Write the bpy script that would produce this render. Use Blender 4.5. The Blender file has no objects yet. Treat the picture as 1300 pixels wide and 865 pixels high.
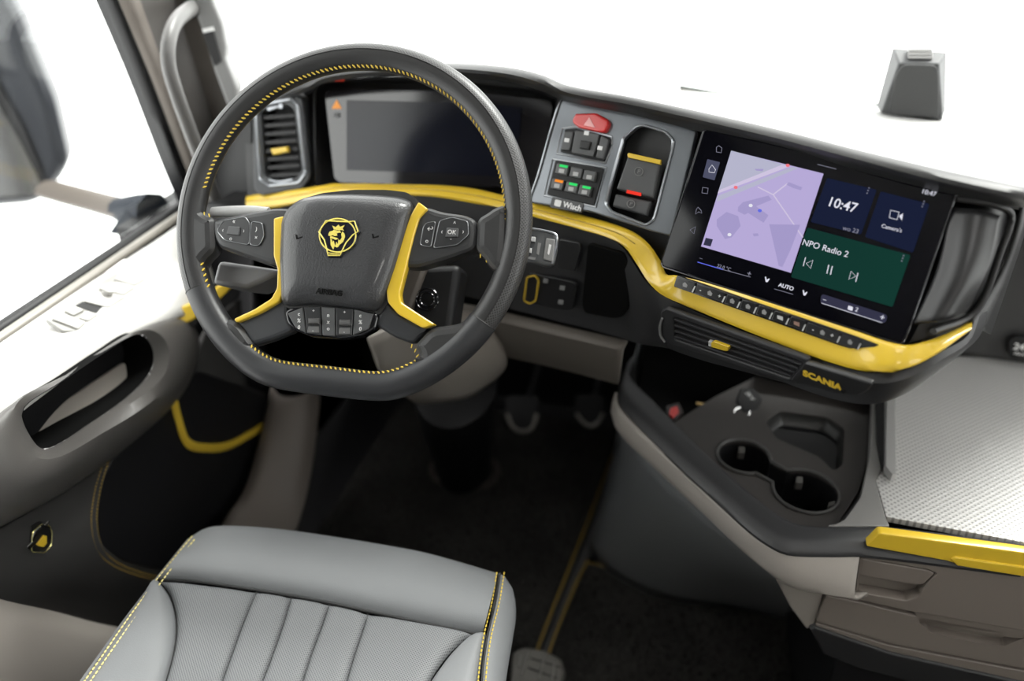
import bpy, bmesh, math, random
from math import sin, cos, radians, sqrt, pi, hypot
from mathutils import Vector, Matrix
random.seed(7)
SCN = bpy.context.scene
COL = SCN.collection
V = Vector
# ------------------------------------------------------------------ camera
FPX, PITCH, YAW, CAMZ = 1100.0, radians(32), radians(15.5), 1.5
cd = bpy.data.cameras.new('camera'); cam = bpy.data.objects.new('camera', cd); COL.objects.link(cam)
cd.sensor_width = 36; cd.lens = 36 * FPX / 1300; cd.clip_start = .02
cam.location = (0, 0, CAMZ); cam.rotation_euler = (pi / 2 - PITCH, 0, YAW)
cd.dof.use_dof = True; cd.dof.focus_distance = 1.09; cd.dof.aperture_fstop = 1.7
SCN.camera = cam
# ------------------------------------------------------------------ sky, light, exposure
SCN.view_settings.view_transform = 'Standard'; SCN.view_settings.look = 'None'
SCN.view_settings.gamma = 1; SCN.view_settings.exposure = 0.0
w = bpy.data.worlds.new('overcast'); SCN.world = w; w.use_nodes = True
w.node_tree.nodes['Background'].inputs[0].default_value = (1, .99, .97, 1)
w.node_tree.nodes['Background'].inputs[1].default_value = 4.2

sun = bpy.data.lights.new('sun', 'SUN'); sun.energy = 5.5; sun.angle = radians(24); sun.color = (1, .98, .94)
so_ = bpy.data.objects.new('sun', sun); COL.objects.link(so_); so_.rotation_euler = V((.30, .50, .80)).to_track_quat('Z', 'Y').to_euler()

def lamp(name, loc, rot, size, power, col=(1, 1, 1)):
    l = bpy.data.lights.new(name, 'AREA'); l.shape = 'RECTANGLE'; l.size, l.size_y = size; l.energy = power; l.color = col
    o = bpy.data.objects.new(name, l); COL.objects.link(o); o.location = loc; o.rotation_euler = rot
    return o
lamp('cab_fill_light', (.75, -.55, 2.05), (0, 0, 0), (.5, .3), 5, (1, .97, .93))  # added fill light behind the camera, no real lamp there

# ------------------------------------------------------------------ measuring: real planes and points seen by the camera
_fw = V((-sin(YAW) * cos(PITCH), cos(YAW) * cos(PITCH), -sin(PITCH)))
_rt = V((cos(YAW), sin(YAW), 0)); _up = _rt.cross(_fw); CP = V((0, 0, CAMZ))
def ray(u, v): return _fw + _rt * ((u - 650) / FPX) - _up * ((v - 432.5) / FPX)
def PD(u, v, d): return CP + ray(u, v) * d
def PX(u, v, x): r = ray(u, v); return CP + r * (x / r.x)
def PY(u, v, y): r = ray(u, v); return CP + r * (y / r.y)
def PZ(u, v, z): r = ray(u, v); return CP + r * ((z - CAMZ) / r.z)
class Plane:
    """a plane in the cab: origin o, axes a (right), b (up), n (towards the viewer)"""
    def __init__(s, o, n, a=None):
        s.o = o; s.n = V(n).normalized()
        s.a = V(a).normalized() if a else V((0, 0, 1)).cross(s.n).normalized()
        s.a = (s.a - s.n * s.a.dot(s.n)).normalized()
        s.b = s.n.cross(s.a)
    def loc(s, u, v):
        r = ray(u, v); q = CP + r * ((s.o - CP).dot(s.n) / r.dot(s.n)) - s.o
        return (q.dot(s.a), q.dot(s.b))
    def w(s, x, y, z=0): return s.o + s.a * x + s.b * y + s.n * z
    def pw(s, u, v, z=0): x, y = s.loc(u, v); return s.w(x, y, z)
    def off(s, d): return Plane(s.o + s.n * d, s.n, s.a)
    def P(s, pts): return [s.loc(*p) for p in pts]

# ------------------------------------------------------------------ materials
MATS = {}
def mat(name, col, rough=.5, metal=0, bump=0, bscale=200, coat=0, emit=0, spec=.5, vary=0, dots=None, alpha=None):
    if name in MATS: return MATS[name]
    m = bpy.data.materials.new(name); m.use_nodes = True; nt = m.node_tree; N = nt.nodes; L = nt.links
    b = N['Principled BSDF']; MATS[name] = m
    b.inputs['Base Color'].default_value = (*col, 1); b.inputs['Roughness'].default_value = rough
    b.inputs['Metallic'].default_value = metal; b.inputs['Specular IOR Level'].default_value = spec
    b.inputs['Coat Weight'].default_value = coat; b.inputs['Coat Roughness'].default_value = .06
    if emit:
        b.inputs['Emission Color'].default_value = (*col, 1); b.inputs['Emission Strength'].default_value = emit
        b.inputs['Base Color'].default_value = (0, 0, 0, 1); b.inputs['Specular IOR Level'].default_value = 0
    tc = N.new('ShaderNodeTexCoord')
    h = None
    if vary:
        n2 = N.new('ShaderNodeTexNoise'); n2.inputs['Scale'].default_value = 6; n2.inputs['Detail'].default_value = 6
        L.new(tc.outputs['Object'], n2.inputs['Vector'])
        mx = N.new('ShaderNodeMix'); mx.data_type = 'RGBA'
        mx.inputs[6].default_value = (*[c * (1 - vary) for c in col], 1); mx.inputs[7].default_value = (*[min(1, c * (1 + vary)) for c in col], 1)
        L.new(n2.outputs['Fac'], mx.inputs[0]); L.new(mx.outputs[2], b.inputs['Base Color'])
    if dots:                                             # regular perforation / woven dots: (coords, scale, radius, dark colour, sign)
        src, sc, rad, dc, sg = dots
        mp = N.new('ShaderNodeMapping'); mp.inputs['Rotation'].default_value = (0, 0, radians(45)); mp.inputs['Scale'].default_value = (sc, sc, sc)
        L.new(tc.outputs['UV' if src == 'UV' else 'Object'], mp.inputs['Vector'])
        vo = N.new('ShaderNodeTexVoronoi'); vo.voronoi_dimensions = '2D'; vo.inputs['Scale'].default_value = 1; vo.inputs['Randomness'].default_value = 0
        L.new(mp.outputs[0], vo.inputs['Vector'])
        rp = N.new('ShaderNodeMapRange'); rp.inputs[1].default_value = rad; rp.inputs[2].default_value = rad + .12
        L.new(vo.outputs['Distance'], rp.inputs[0])
        mx = N.new('ShaderNodeMix'); mx.data_type = 'RGBA'
        mx.inputs[6].default_value = (*dc, 1); mx.inputs[7].default_value = (*col, 1)
        L.new(rp.outputs[0], mx.inputs[0]); L.new(mx.outputs[2], b.inputs['Base Color'])
        bm_ = N.new('ShaderNodeBump'); bm_.inputs['Strength'].default_value = .6; bm_.inputs['Distance'].default_value = .0004
        bm_.invert = sg < 0
        L.new(rp.outputs[0], bm_.inputs['Height']); h = bm_
    if bump:
        n = N.new('ShaderNodeTexNoise'); n.inputs['Scale'].default_value = bscale; n.inputs['Detail'].default_value = 3
        L.new(tc.outputs['Object'], n.inputs['Vector'])
        bp = N.new('ShaderNodeBump'); bp.inputs['Strength'].default_value = bump; bp.inputs['Distance'].default_value = .001
        L.new(n.outputs['Fac'], bp.inputs['Height'])
        if h: L.new(h.outputs[0], bp.inputs['Normal'])
        h = bp
    if h: L.new(h.outputs[0], b.inputs['Normal'])
    return m
def glass(name, tint=(1, 1, 1)):
    m = bpy.data.materials.new(name); m.use_nodes = True; nt = m.node_tree; N = nt.nodes; L = nt.links
    N.remove(N['Principled BSDF'])
    t = N.new('ShaderNodeBsdfTransparent'); t.inputs[0].default_value = (*tint, 1)
    g = N.new('ShaderNodeBsdfGlossy'); g.inputs['Roughness'].default_value = .01
    lw = N.new('ShaderNodeLayerWeight'); lw.inputs[0].default_value = .5
    pw = N.new('ShaderNodeMath'); pw.operation = 'POWER'; pw.inputs[1].default_value = 5; L.new(lw.outputs['Facing'], pw.inputs[0])
    f = N.new('ShaderNodeMath'); f.operation = 'MULTIPLY_ADD'; f.inputs[1].default_value = .6; f.inputs[2].default_value = .03; L.new(pw.outputs[0], f.inputs[0])
    mx = N.new('ShaderNodeMixShader'); L.new(f.outputs[0], mx.inputs[0]); L.new(t.outputs[0], mx.inputs[1]); L.new(g.outputs[0], mx.inputs[2])
    L.new(mx.outputs[0], N['Material Output'].inputs[0]); return m
DARK = mat('dark_soft_plastic', (.016, .016, .017), .48, bump=.25, bscale=900)
DARK2 = mat('charcoal_plastic', (.022, .022, .024), .5, bump=.2, bscale=900)
BLACK = mat('black_plastic', (.007, .007, .008), .5, spec=.35)
VOID = mat('unlit_void_black', (.003, .003, .003), .9, spec=.1)  # shade of deep recesses put into the colour
GLOSS = mat('black_gloss', (.008, .008, .010), .12, coat=.3)
PANEL = mat('grey_satin_panel', (.20, .215, .235), .30, metal=.4)
SILVER = mat('satin_silver', (.42, .44, .47), .3, metal=.8)
CHROME = mat('chrome', (.85, .85, .84), .12, metal=1)
PALEGOLD = mat('pale_gold_metal', (.85, .78, .35), .2, metal=.9)
YEL = mat('yellow_lacquer', (.74, .50, .035), .3, coat=.6)
YELF = mat('yellow_fabric', (.62, .42, .03), .7)
THREAD = mat('yellow_thread', (.80, .58, .07), .6)
DTHREAD = mat('ochre_thread', (.48, .31, .05), .8)
TAUPE = mat('taupe_plastic', (.27, .245, .22), .5, bump=.2, bscale=900)
TAUPED = mat('dark_taupe_plastic', (.085, .072, .062), .5, bump=.2, bscale=900)
BEIGE = mat('beige_plastic', (.36, .33, .30), .5, bump=.15, bscale=900)
PALE = mat('pale_grey_plastic', (.50, .50, .50), .4, bump=.1, bscale=900)
DOORTOP = mat('light_grey_door_top', (.66, .65, .63), .38, bump=.1, bscale=900)
LEATH = mat('black_leather', (.024, .024, .025), .34, bump=.25, bscale=1200)
LEATHP = mat('perforated_leather', (.055, .055, .056), .36, dots=('UV', 330, .22, (.006, .006, .006), 1))
HUBM = mat('grained_hub_plastic', (.034, .035, .038), .36, coat=.35, bump=.7, bscale=480)
SEATL = mat('grey_leather', (.205, .212, .220), .48, bump=.22, bscale=700)
SEATP = mat('perforated_grey_leather', (.20, .207, .215), .55, dots=('OBJ', 380, .17, (.035, .036, .038), 1))
PIPE = mat('dark_seam', (.02, .02, .02), .6)
SIDEV = mat('grey_vinyl', (.15, .155, .162), .45, bump=.2, bscale=600)
FABR = mat('dark_door_fabric', (.030, .029, .028), .8, bump=.5, bscale=1500)
CARPET = mat('black_carpet', (.012, .011, .010), .95, bump=1, bscale=500, vary=.5)
TUFT = mat('carpet_fibre', (.042, .040, .037), .9, vary=.95)
WORK = mat('dotted_metal_sheet', (.62, .61, .60), .30, metal=.25, dots=('OBJ', 150, .22, (.32, .315, .31), -1))
CREAM = mat('cream_headliner', (.48, .465, .44), .9, bump=.4, bscale=800)
RED = mat('red_switch', (.62, .02, .02), .3, coat=.5, )
WHITEP = mat('white_print', (.75, .75, .75), .5)
GREYP = mat('grey_print', (.24, .24, .24), .5)
KEYG = mat('switch_grey', (.080, .082, .085), .4)
KEYL = mat('switch_pale', (.22, .22, .22), .35)
HOUS = mat('camera_housing_grey', (.07, .072, .075), .5, bump=.1, bscale=600)
def em(name, c, s): return mat(name, c, .3, emit=s)
LEDG = em('led_green', (.04, .75, .16), 1); LEDO = em('led_orange', (1, .30, .03), 1); LEDR = em('led_red', (1, .05, .03), .9)
SCRW = em('screen_white', (.85, .85, .95), .9); SCRG = em('screen_grey', (.25, .25, .32), 1)
MAPL = em('map_lilac', (.47, .40, .68), 1); MAPB = em('map_building', (.37, .32, .58), 1); MAPG = em('map_grey', (.46, .46, .60), 1)
MAPR = em('map_road', (.62, .55, .74), 1); MAPD = em('map_red', (.85, .18, .22), 1); NAVY = em('tile_navy', (.010, .014, .038), 1)
LINEB = em('line_blue', (.12, .15, .75), 1); PILL = em('pill_slate', (.035, .035, .065), 1); HOME = em('home_tile', (.075, .080, .13), 1)
SCRB = mat('screen_black_glass', (.003, .003, .005), .07, spec=.28)
DISP = mat('cluster_glass', (.006, .007, .014), .16, spec=.4)
def green_tile():
    m = bpy.data.materials.new('tile_green'); m.use_nodes = True; N = m.node_tree.nodes; L = m.node_tree.links; b = N['Principled BSDF']
    b.inputs['Base Color'].default_value = (0, 0, 0, 1); b.inputs['Specular IOR Level'].default_value = 0
    tc = N.new('ShaderNodeTexCoord'); sp = N.new('ShaderNodeSeparateXYZ'); L.new(tc.outputs['Generated'], sp.inputs[0])
    r = N.new('ShaderNodeValToRGB'); r.color_ramp.elements[0].position = .25; r.color_ramp.elements[0].color = (.006, .012, .018, 1)
    r.color_ramp.elements[1].position = .95; r.color_ramp.elements[1].color = (.008, .085, .050, 1)
    L.new(sp.outputs[0], r.inputs[0]); L.new(r.outputs[0], b.inputs['Emission Color']); b.inputs['Emission Strength'].default_value = 1
    return m
GREEN = green_tile()

# ------------------------------------------------------------------ object helpers
ORG = {}
def root_of(o):
    while o.parent: o = o.parent
    return o
def thing(name, label, cat, loc, group=None, struct=False):
    o = bpy.data.objects.new(name, None); COL.objects.link(o); o.location = loc; o.empty_display_size = .05
    ORG[o] = V(loc)
    o['label'] = label
    if struct: o['kind'] = 'structure'
    else: o['category'] = cat
    if group: o['group'] = group
    return o
def finish(name, me, m, parent=None, smooth=True, ang=.7, bevel=0, sub=0, solid=0, stuff=False, label=None, cat=None, group=None, struct=False):
    if m: me.materials.clear(); me.materials.append(m)
    o = bpy.data.objects.new(name, me); COL.objects.link(o)
    if parent is not None:
        org = ORG[root_of(parent)]; me.transform(Matrix.Translation(-org)); o.parent = parent
    else:
        c = sum((v.co for v in me.vertices), V()) / max(1, len(me.vertices)); c.z = min(v.co.z for v in me.vertices)
        me.transform(Matrix.Translation(-c)); o.location = c; ORG[o] = c
    if smooth:
        me.shade_smooth()
        if ang: me.set_sharp_from_angle(angle=ang)
    if solid:
        s = o.modifiers.new('s', 'SOLIDIFY'); s.thickness = abs(solid); s.offset = -1 if solid > 0 else 1
    if bevel:
        bv = o.modifiers.new('b', 'BEVEL'); bv.width = bevel; bv.segments = 3; bv.limit_method = 'ANGLE'; bv.angle_limit = .6
        bv.harden_normals = False
    if sub:
        s = o.modifiers.new('u', 'SUBSURF'); s.levels = s.render_levels = sub
    if stuff: o['kind'] = 'stuff'
    if struct: o['kind'] = 'structure'
    if label: o['label'] = label
    if cat: o['category'] = cat
    if group: o['group'] = group
    return o
def pymesh(name, vs, fs):
    me = bpy.data.meshes.new(name); me.from_pydata([tuple(v) for v in vs], [], fs); me.update(); return me
def fixn(me):
    bm = bmesh.new(); bm.from_mesh(me); bmesh.ops.recalc_face_normals(bm, faces=bm.faces); bm.to_mesh(me); bm.free()
def rnd(pts, r, n=4):
    out = []; k = len(pts)
    for i in range(k):
        p0, p, p2 = V(pts[i - 1]).to_3d(), V(pts[i]).to_3d(), V(pts[(i + 1) % k]).to_3d()
        a, b = p0 - p, p2 - p; rr = min(r, a.length * .48, b.length * .48)
        if rr < 1e-6: out.append(p[:2]); continue
        s, e = p + a.normalized() * rr, p + b.normalized() * rr
        for j in range(n + 1):
            t = j / n; q = s * (1 - t) ** 2 + p * 2 * t * (1 - t) + e * t * t; out.append((q.x, q.y))
    return out
def slab(name, pl, pts, depth, m, parent=None, z=0, bev=.0, r=0, holes=(), local=False, **kw):
    """a plate lying in plane pl, its front face at height z, pts as seen outline (or local metres)"""
    loops = [pts] + list(holes)
    loops = [(l if local else pl.off(z).P(l)) for l in loops]
    if r: loops = [rnd(l, r) for l in loops]
    bev = min(bev, depth * .45)
    c = bpy.data.curves.new(name, 'CURVE'); c.dimensions = '2D'; c.fill_mode = 'BOTH'
    c.extrude = depth / 2 - bev; c.bevel_depth = bev; c.bevel_resolution = 2; c.offset = -bev
    for l in loops:
        sp = c.splines.new('POLY'); sp.points.add(len(l) - 1); sp.use_cyclic_u = True
        for i, (x, y) in enumerate(l): sp.points[i].co = (x, y, 0, 1)
    o = bpy.data.objects.new('tmp', c); me = bpy.data.meshes.new_from_object(o); bpy.data.objects.remove(o); bpy.data.curves.remove(c)
    me.name = name
    M = Matrix((pl.a, pl.b, pl.n)).transposed().to_4x4(); M.translation = pl.o + pl.n * (z - depth / 2)
    me.transform(M)
    return finish(name, me, m, parent, ang=.5, **kw)
def text(name, s, pl, u, v, size, m, parent, z=.001, ext=.0002, align='CENTER', bold=0, shear=0, sx=1, rot=0):
    c = bpy.data.curves.new(name, 'FONT'); c.body = s; c.size = size; c.extrude = ext; c.align_x = align; c.align_y = 'CENTER'; c.offset = bold; c.shear = shear
    c.resolution_u = 3
    o = bpy.data.objects.new('tmp', c); me = bpy.data.meshes.new_from_object(o); bpy.data.objects.remove(o); bpy.data.curves.remove(c)
    if not len(me.vertices): return None
    p = pl.off(z); x, y = p.loc(u, v)
    M = Matrix((pl.a, pl.b, pl.n)).transposed().to_4x4(); M.translation = p.w(x, y)
    me.transform(M @ Matrix.Rotation(rot, 4, 'Z') @ Matrix.Diagonal((sx, 1, 1, 1)))
    return finish(name, me, m, parent, smooth=False)
def cr(pts, m, closed=False):
    """smooth resample of a 3D polyline (centripetal-ish Catmull-Rom), m points"""
    P = [V(p) for p in pts]; n = len(P)
    if n == 2 and not closed: return [P[0].lerp(P[1], i / (m - 1)) for i in range(m)]
    seg = n if closed else n - 1; dense = []
    for i in range(seg):
        g = lambda k: P[k % n] if closed else P[max(0, min(n - 1, k))]
        a, b, c, d = g(i - 1), g(i), g(i + 1), g(i + 2)
        if not closed and i == 0: a = b * 2 - c
        if not closed and i == seg - 1: d = c * 2 - b
        l = max((c - b).length, 1e-6); t1 = (c - a) * (l / max(1e-6, (b - a).length + l)); t2 = (d - b) * (l / max(1e-6, (d - c).length + l))
        for j in range(16):
            t = j / 16; h = t * t * t; q = t * t
            dense.append(b * (2 * h - 3 * q + 1) + t1 * (h - 2 * q + t) + c * (3 * q - 2 * h) + t2 * (h - q))
    dense.append(P[0] if closed else P[-1])
    L = [0]
    for i in range(1, len(dense)): L.append(L[-1] + (dense[i] - dense[i - 1]).length)
    out = []; k = 0; div = m if closed else m - 1
    for i in range(m):
        s = L[-1] * i / div
        while k < len(L) - 2 and L[k + 1] < s: k += 1
        f = (s - L[k]) / max(1e-9, L[k + 1] - L[k]); out.append(dense[k].lerp(dense[k + 1], max(0, min(1, f))))
    return out
def lin(pts, m):
    P = [V(p) for p in pts]; L = [0]
    for i in range(1, len(P)): L.append(L[-1] + (P[i] - P[i - 1]).length)
    out = []; k = 0
    for i in range(m):
        s = L[-1] * i / (m - 1)
        while k < len(L) - 2 and L[k + 1] < s: k += 1
        f = (s - L[k]) / max(1e-9, L[k + 1] - L[k]); out.append(P[k].lerp(P[k + 1], max(0, min(1, f))))
    return out
def grid(name, R, m, parent=None, closed=False, closedr=False, uv=None, **kw):
    nr, nc = len(R), len(R[0]); vs = [p for r in R for p in r]; fs = []
    for i in range(nr if closedr else nr - 1):
        i2 = (i + 1) % nr
        for j in range(nc if closed else nc - 1):
            j2 = (j + 1) % nc; fs.append((i * nc + j, i * nc + j2, i2 * nc + j2, i2 * nc + j))
    me = pymesh(name, vs, fs)
    if uv:
        l = me.uv_layers.new(name='UVMap'); k = 0
        for i in range(nr if closedr else nr - 1):
            for j in range(nc if closed else nc - 1):
                for (a, b) in ((i, j), (i, j + 1), (i + 1, j + 1), (i + 1, j)):
                    l.data[k].uv = uv(a, b); k += 1
    return finish(name, me, m, parent, **kw)
def loft(name, rows, m, parent=None, cols=48, sm=0, sharp=False, **kw):
    R = [(lin if sharp else cr)(r, cols) for r in rows]
    if sm:
        n = (len(R) - 1) * sm + 1; C = [cr([r[j] for r in R], n) for j in range(cols)]; R = [[C[j][i] for j in range(cols)] for i in range(n)]
    return grid(name, R, m, parent, **kw)
def RW(l): return [PY(u, v, y) for u, v, y in l]
def tube(name, pts, r, m, parent=None, n=24, k=10, closed=False, flat=1.0, up=V((0, 0, 1)), smooth_path=True, caps=True, **kw):
    P = cr(pts, n, closed) if smooth_path else [V(p) for p in pts]; n = len(P)
    rf = r if callable(r) else (lambda t: r); R = []
    for i, p in enumerate(P):
        t = (P[(i + 1) % n] - P[i - 1]) if closed else (P[min(i + 1, n - 1)] - P[max(i - 1, 0)])
        t.normalize(); x = t.cross(up)
        if x.length < 1e-3: x = t.cross(V((1, 0, 0)))
        x.normalize(); y = x.cross(t); rr = rf(i / (n - 1)) if n > 1 else rf(0)
        R.append([p + x * (cos(a) * rr) + y * (sin(a) * rr * flat) for a in [2 * pi * j / k for j in range(k)]])
    vs = [p for q in R for p in q]; fs = []
    for i in range(n if closed else n - 1):
        for j in range(k): fs.append((i * k + j, i * k + (j + 1) % k, ((i + 1) % n) * k + (j + 1) % k, ((i + 1) % n) * k + j))
    if not closed and caps: fs += [tuple(range(k))[::-1], tuple((n - 1) * k + j for j in range(k))]
    me = pymesh(name, vs, fs); fixn(me); return finish(name, me, m, parent, ang=.9, **kw)
def hexa(name, p8, m, parent=None, bevel=.003, **kw):
    """box from 8 corners: 4 front (ccw) then 4 back"""
    me = pymesh(name, p8, [(0, 1, 2, 3), (7, 6, 5, 4), (0, 4, 5, 1), (1, 5, 6, 2), (2, 6, 7, 3), (3, 7, 4, 0)]); fixn(me)
    return finish(name, me, m, parent, bevel=bevel, **kw)
def box(name, lo, hi, m, parent=None, bevel=.003, **kw):
    (x0, y0, z0), (x1, y1, z1) = lo, hi
    return hexa(name, [(x0, y0, z0), (x1, y0, z0), (x1, y0, z1), (x0, y0, z1), (x0, y1, z0), (x1, y1, z0), (x1, y1, z1), (x0, y1, z1)], m, parent, bevel, **kw)
def dome(name, pl, pts, z0, H, m, parent, rings=22, power=2.6, skirt=.02, r=.006, cols=96, adj=None, **kw):
    loop = [V((*p, 0)) for p in rnd(pl.P(pts), r, 5)]; loop = lin(loop + [loop[0]], cols + 1)[:-1]
    c = sum(loop, V()) / len(loop); R = [[pl.w(p.x, p.y, z0 - skirt) for p in loop]]
    for i in range(rings + 1):
        s = 1 - i / rings
        if i == rings: s = .01
        s = s ** .75 if 0 < i < rings else s
        h = H * (1 - s ** power) if i else -.002
        Q = [(c + (p - c) * s).to_2d() for p in loop]
        R.append([pl.w(q.x, q.y, z0 + h - (adj(q.x, q.y) if adj else 0)) for q in Q])
    o = grid(name, R, m, parent, closed=True, ang=1.2, **kw)
    return o
def stitches(name, path, nrm, pitch, ln, rad, m, parent, ang=0.0, lift=.0005, zig=False):
    P = [V(p) for p in path]; tot = sum((P[i + 1] - P[i]).length for i in range(len(P) - 1)); n = max(2, int(tot / pitch)); Q = lin(P, n)
    vs, fs = [], []
    for i in range(n):
        t = (Q[min(i + 1, n - 1)] - Q[max(i - 1, 0)]).normalized(); nn = nrm(i / (n - 1)) if callable(nrm) else V(nrm)
        nn = (nn - t * nn.dot(t)).normalized(); s = t.cross(nn)
        aa = (ang if not zig or i % 2 else -ang); d = t * cos(aa) + s * sin(aa); e = d.cross(nn)
        c = Q[i] + nn * lift; b = len(vs)
        for k, (a1, wd) in enumerate(((-1, .5), (-.55, 1), (.55, 1), (1, .5))):
            for (ex, ez) in ((-1, 0), (0, 1), (1, 0)): vs.append(c + d * (a1 * ln / 2) + e * (ex * rad * wd) + nn * (ez * rad * wd - .2 * rad))
        for k in range(3):
            for j in range(2): fs.append((b + k * 3 + j, b + k * 3 + j + 1, b + k * 3 + j + 4, b + k * 3 + j + 3))
        fs += [(b, b + 2, b + 1), (b + 9, b + 10, b + 11)]
    me = pymesh(name, vs, fs); return finish(name, me, m, parent, smooth=False, stuff=True)
def poly(name, pts, m, parent=None, **kw):
    return finish(name, pymesh(name, pts, [tuple(range(len(pts)))]), m, parent, smooth=False, **kw)

# ================================================================== the setting
box('floor', (-1.05, -1.1, -.05), (1.4, 2.1, -.004), BLACK, bevel=0, struct=True, label='black floor of the truck cab')
box('wall_back', (-1.05, -1.15, 0), (1.4, -1.1, 2.15), CREAM, bevel=0, struct=True, label='cream rear wall of the cab')
def ceil():
    vs, fs = [], []
    for (x0, y0, x1, y1) in ((-1.05, -1.1, 1.4, .25), (-1.05, .25, .05, .75), (.60, .25, 1.4, .75), (-1.05, .75, 1.4, 1.35)):  # panels leave an unseen opening, added so daylight brightens the cab
        b = len(vs)
        for z in (2.1, 2.15): vs.extend([(x0, y0, z), (x1, y0, z), (x1, y1, z), (x0, y1, z)])
        fs.extend([(b + 3, b + 2, b + 1, b), (b + 4, b + 5, b + 6, b + 7), (b, b + 1, b + 5, b + 4), (b + 1, b + 2, b + 6, b + 5), (b + 2, b + 3, b + 7, b + 6), (b + 3, b, b + 4, b + 7)])
    finish('ceiling', pymesh('ceiling', vs, fs), CREAM, smooth=False, struct=True, label='cream headliner of the cab around a roof opening added to let in light')
ceil()
hexa('wall_front', [(-1.03, 2.0, 0), (1.4, 2.0, 0), (1.4, 1.66, 1.02), (-.93, 1.66, 1.02), (-1.03, 2.05, 0), (1.4, 2.05, 0), (1.4, 1.71, 1.02), (-.93, 1.71, 1.02)], BLACK, bevel=0, struct=True, label='black front bulkhead behind the dashboard')
# right side of the cab (passenger door, out of frame)
def side(name, x, t, parts, m, lab):
    vs, fs = [], []
    for (y0, z0, y1, z1) in parts:
        b = len(vs)
        for xx in (x, x + t):
            vs += [(xx, y0, z0), (xx, y1, z0), (xx, y1, z1), (xx, y0, z1)]
        fs += [(b, b + 1, b + 2, b + 3), (b + 7, b + 6, b + 5, b + 4), (b, b + 4, b + 5, b + 1), (b + 1, b + 5, b + 6, b + 2), (b + 2, b + 6, b + 7, b + 3), (b + 3, b + 7, b + 4, b)]
    finish(name, pymesh(name, vs, fs), m, smooth=False, struct=True, label=lab)
side('wall_right', 1.4, .05, [(-1.1, 0, 2.05, .85), (-1.1, .85, .1, 2.1), (.1, 1.8, 1.5, 2.1)], CREAM, 'passenger side wall of the cab')
side('wall_left', -1.08, .05, [(-1.1, 0, .15, 2.15), (.15, 1.85, 1.45, 2.15), (.15, 0, 2.05, .30), (1.52, .0, 2.05, .95), (1.2, 0, 2.05, .84)], BLACK, 'driver side wall of the cab behind the door')
GL = glass('clear_glass', (.97, .985, .98))
def pane(name, c, nrm, lab):
    c = [V(p) for p in c]; n = V(nrm) * .005
    me = pymesh(name, c + [p + n for p in c], [(0, 1, 2, 3), (7, 6, 5, 4), (0, 4, 5, 1), (1, 5, 6, 2), (2, 6, 7, 3), (3, 7, 4, 0)])
    finish(name, me, GL, smooth=False, struct=True, label=lab)
pane('window_1', [(-1.0, 1.63, 1.02), (1.36, 1.63, 1.02), (1.36, 1.36, 2.1), (-1.0, 1.36, 2.1)], (0, .97, .24), 'windscreen glass above the dashboard')
pane('window_2', [(-1.03, .16, .85), (-1.03, 1.36, .85), (-1.03, 1.20, 1.85), (-1.03, .16, 1.85)], (-1, 0, 0), 'driver side window glass')
pane('window_3', [(1.4, .1, .85), (1.4, 1.55, .85), (1.4, 1.45, 1.8), (1.4, .1, 1.8)], (1, 0, 0), 'passenger side window glass')

# A-pillar between side window and windscreen
pil = thing('trim_1', 'grey front pillar trim between side window and windscreen', None, PX(225, 235, -1.0), struct=True)
pl_rows = []
def seg(a, b, lab, m, name):
    (u0, v0, u1, v1), x0 = a, 0
tA = [PX(128, -30, -1.01), PX(141, 0, -1.01), PX(182, 100, -1.01), PX(225, 215, -1.01), PX(248, 270, -1.01)]
tB = [PX(137, -30, -1.0), PX(150, 0, -1.0), PX(192, 100, -1.0), PX(235, 212, -1.0), PX(262, 275, -1.0)]
tC = [PX(168, -30, -.985), PX(178, 0, -.985), PX(214, 100, -.985), PX(250, 195, -.985), PX(285, 280, -.985)]
tD = [PX(215, -30, -.985), PX(222, 0, -.985), PX(247, 80, -.985), PX(280, 180, -.985), PX(318, 290, -.985)]
tE = [PY(268, -40, 1.42), PY(275, 0, 1.42), PY(287, 60, 1.42), PY(300, 110, 1.42), PY(345, 270, 1.40)]
tF = [PY(272, -40, 1.5), PY(280, 0, 1.5), PY(291, 60, 1.5), PY(304, 110, 1.5), PY(349, 270, 1.5)]
loft('rubber_seal', [[p + V((-.03, .0, 0)) for p in tA], tA, tB], BLACK, pil, 16, solid=.004)
loft('beige_pillar_face', [tB, [a.lerp(b, .5) + V((.006, -.006, 0)) for a, b in zip(tB, tC)], tC], mat('pillar_beige', (.21, .185, .165), .5, bump=.2, bscale=900), pil, 16, sm=3, label='beige pillar face')
loft('inner_pillar_face', [tC, [a.lerp(b, .35) + V((.004, .03, 0)) for a, b in zip(tC, tD)], tD], mat('pillar_grey', (.10, .093, .088), .5, bump=.2, bscale=900), pil, 16, sm=3)
loft('windscreen_pillar_face', [tD, tE, tF], TAUPED, pil, 16)
# door frame around the side window
seal = thing('trim_2', 'grey rubber and metal sill along the bottom of the side window', None, (-.97, .8, .86), struct=True)
sl = [PX(u, v, -.985) for u, v in ((-120, 512), (0, 430), (110, 355), (215, 283), (262, 252))]
tube('window_sill_bar', sl, .009, mat('sill_beige', (.28, .26, .23), .4), seal, 30, 10, flat=.8)
tube('sill_rubber', [p + V((.014, 0, -.012)) for p in sl], .006, BLACK, seal, 30, 8)
tube('outer_belt_rubber', [p + V((-.03, 0, -.008)) for p in sl], .012, BLACK, seal, 30, 8)

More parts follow.
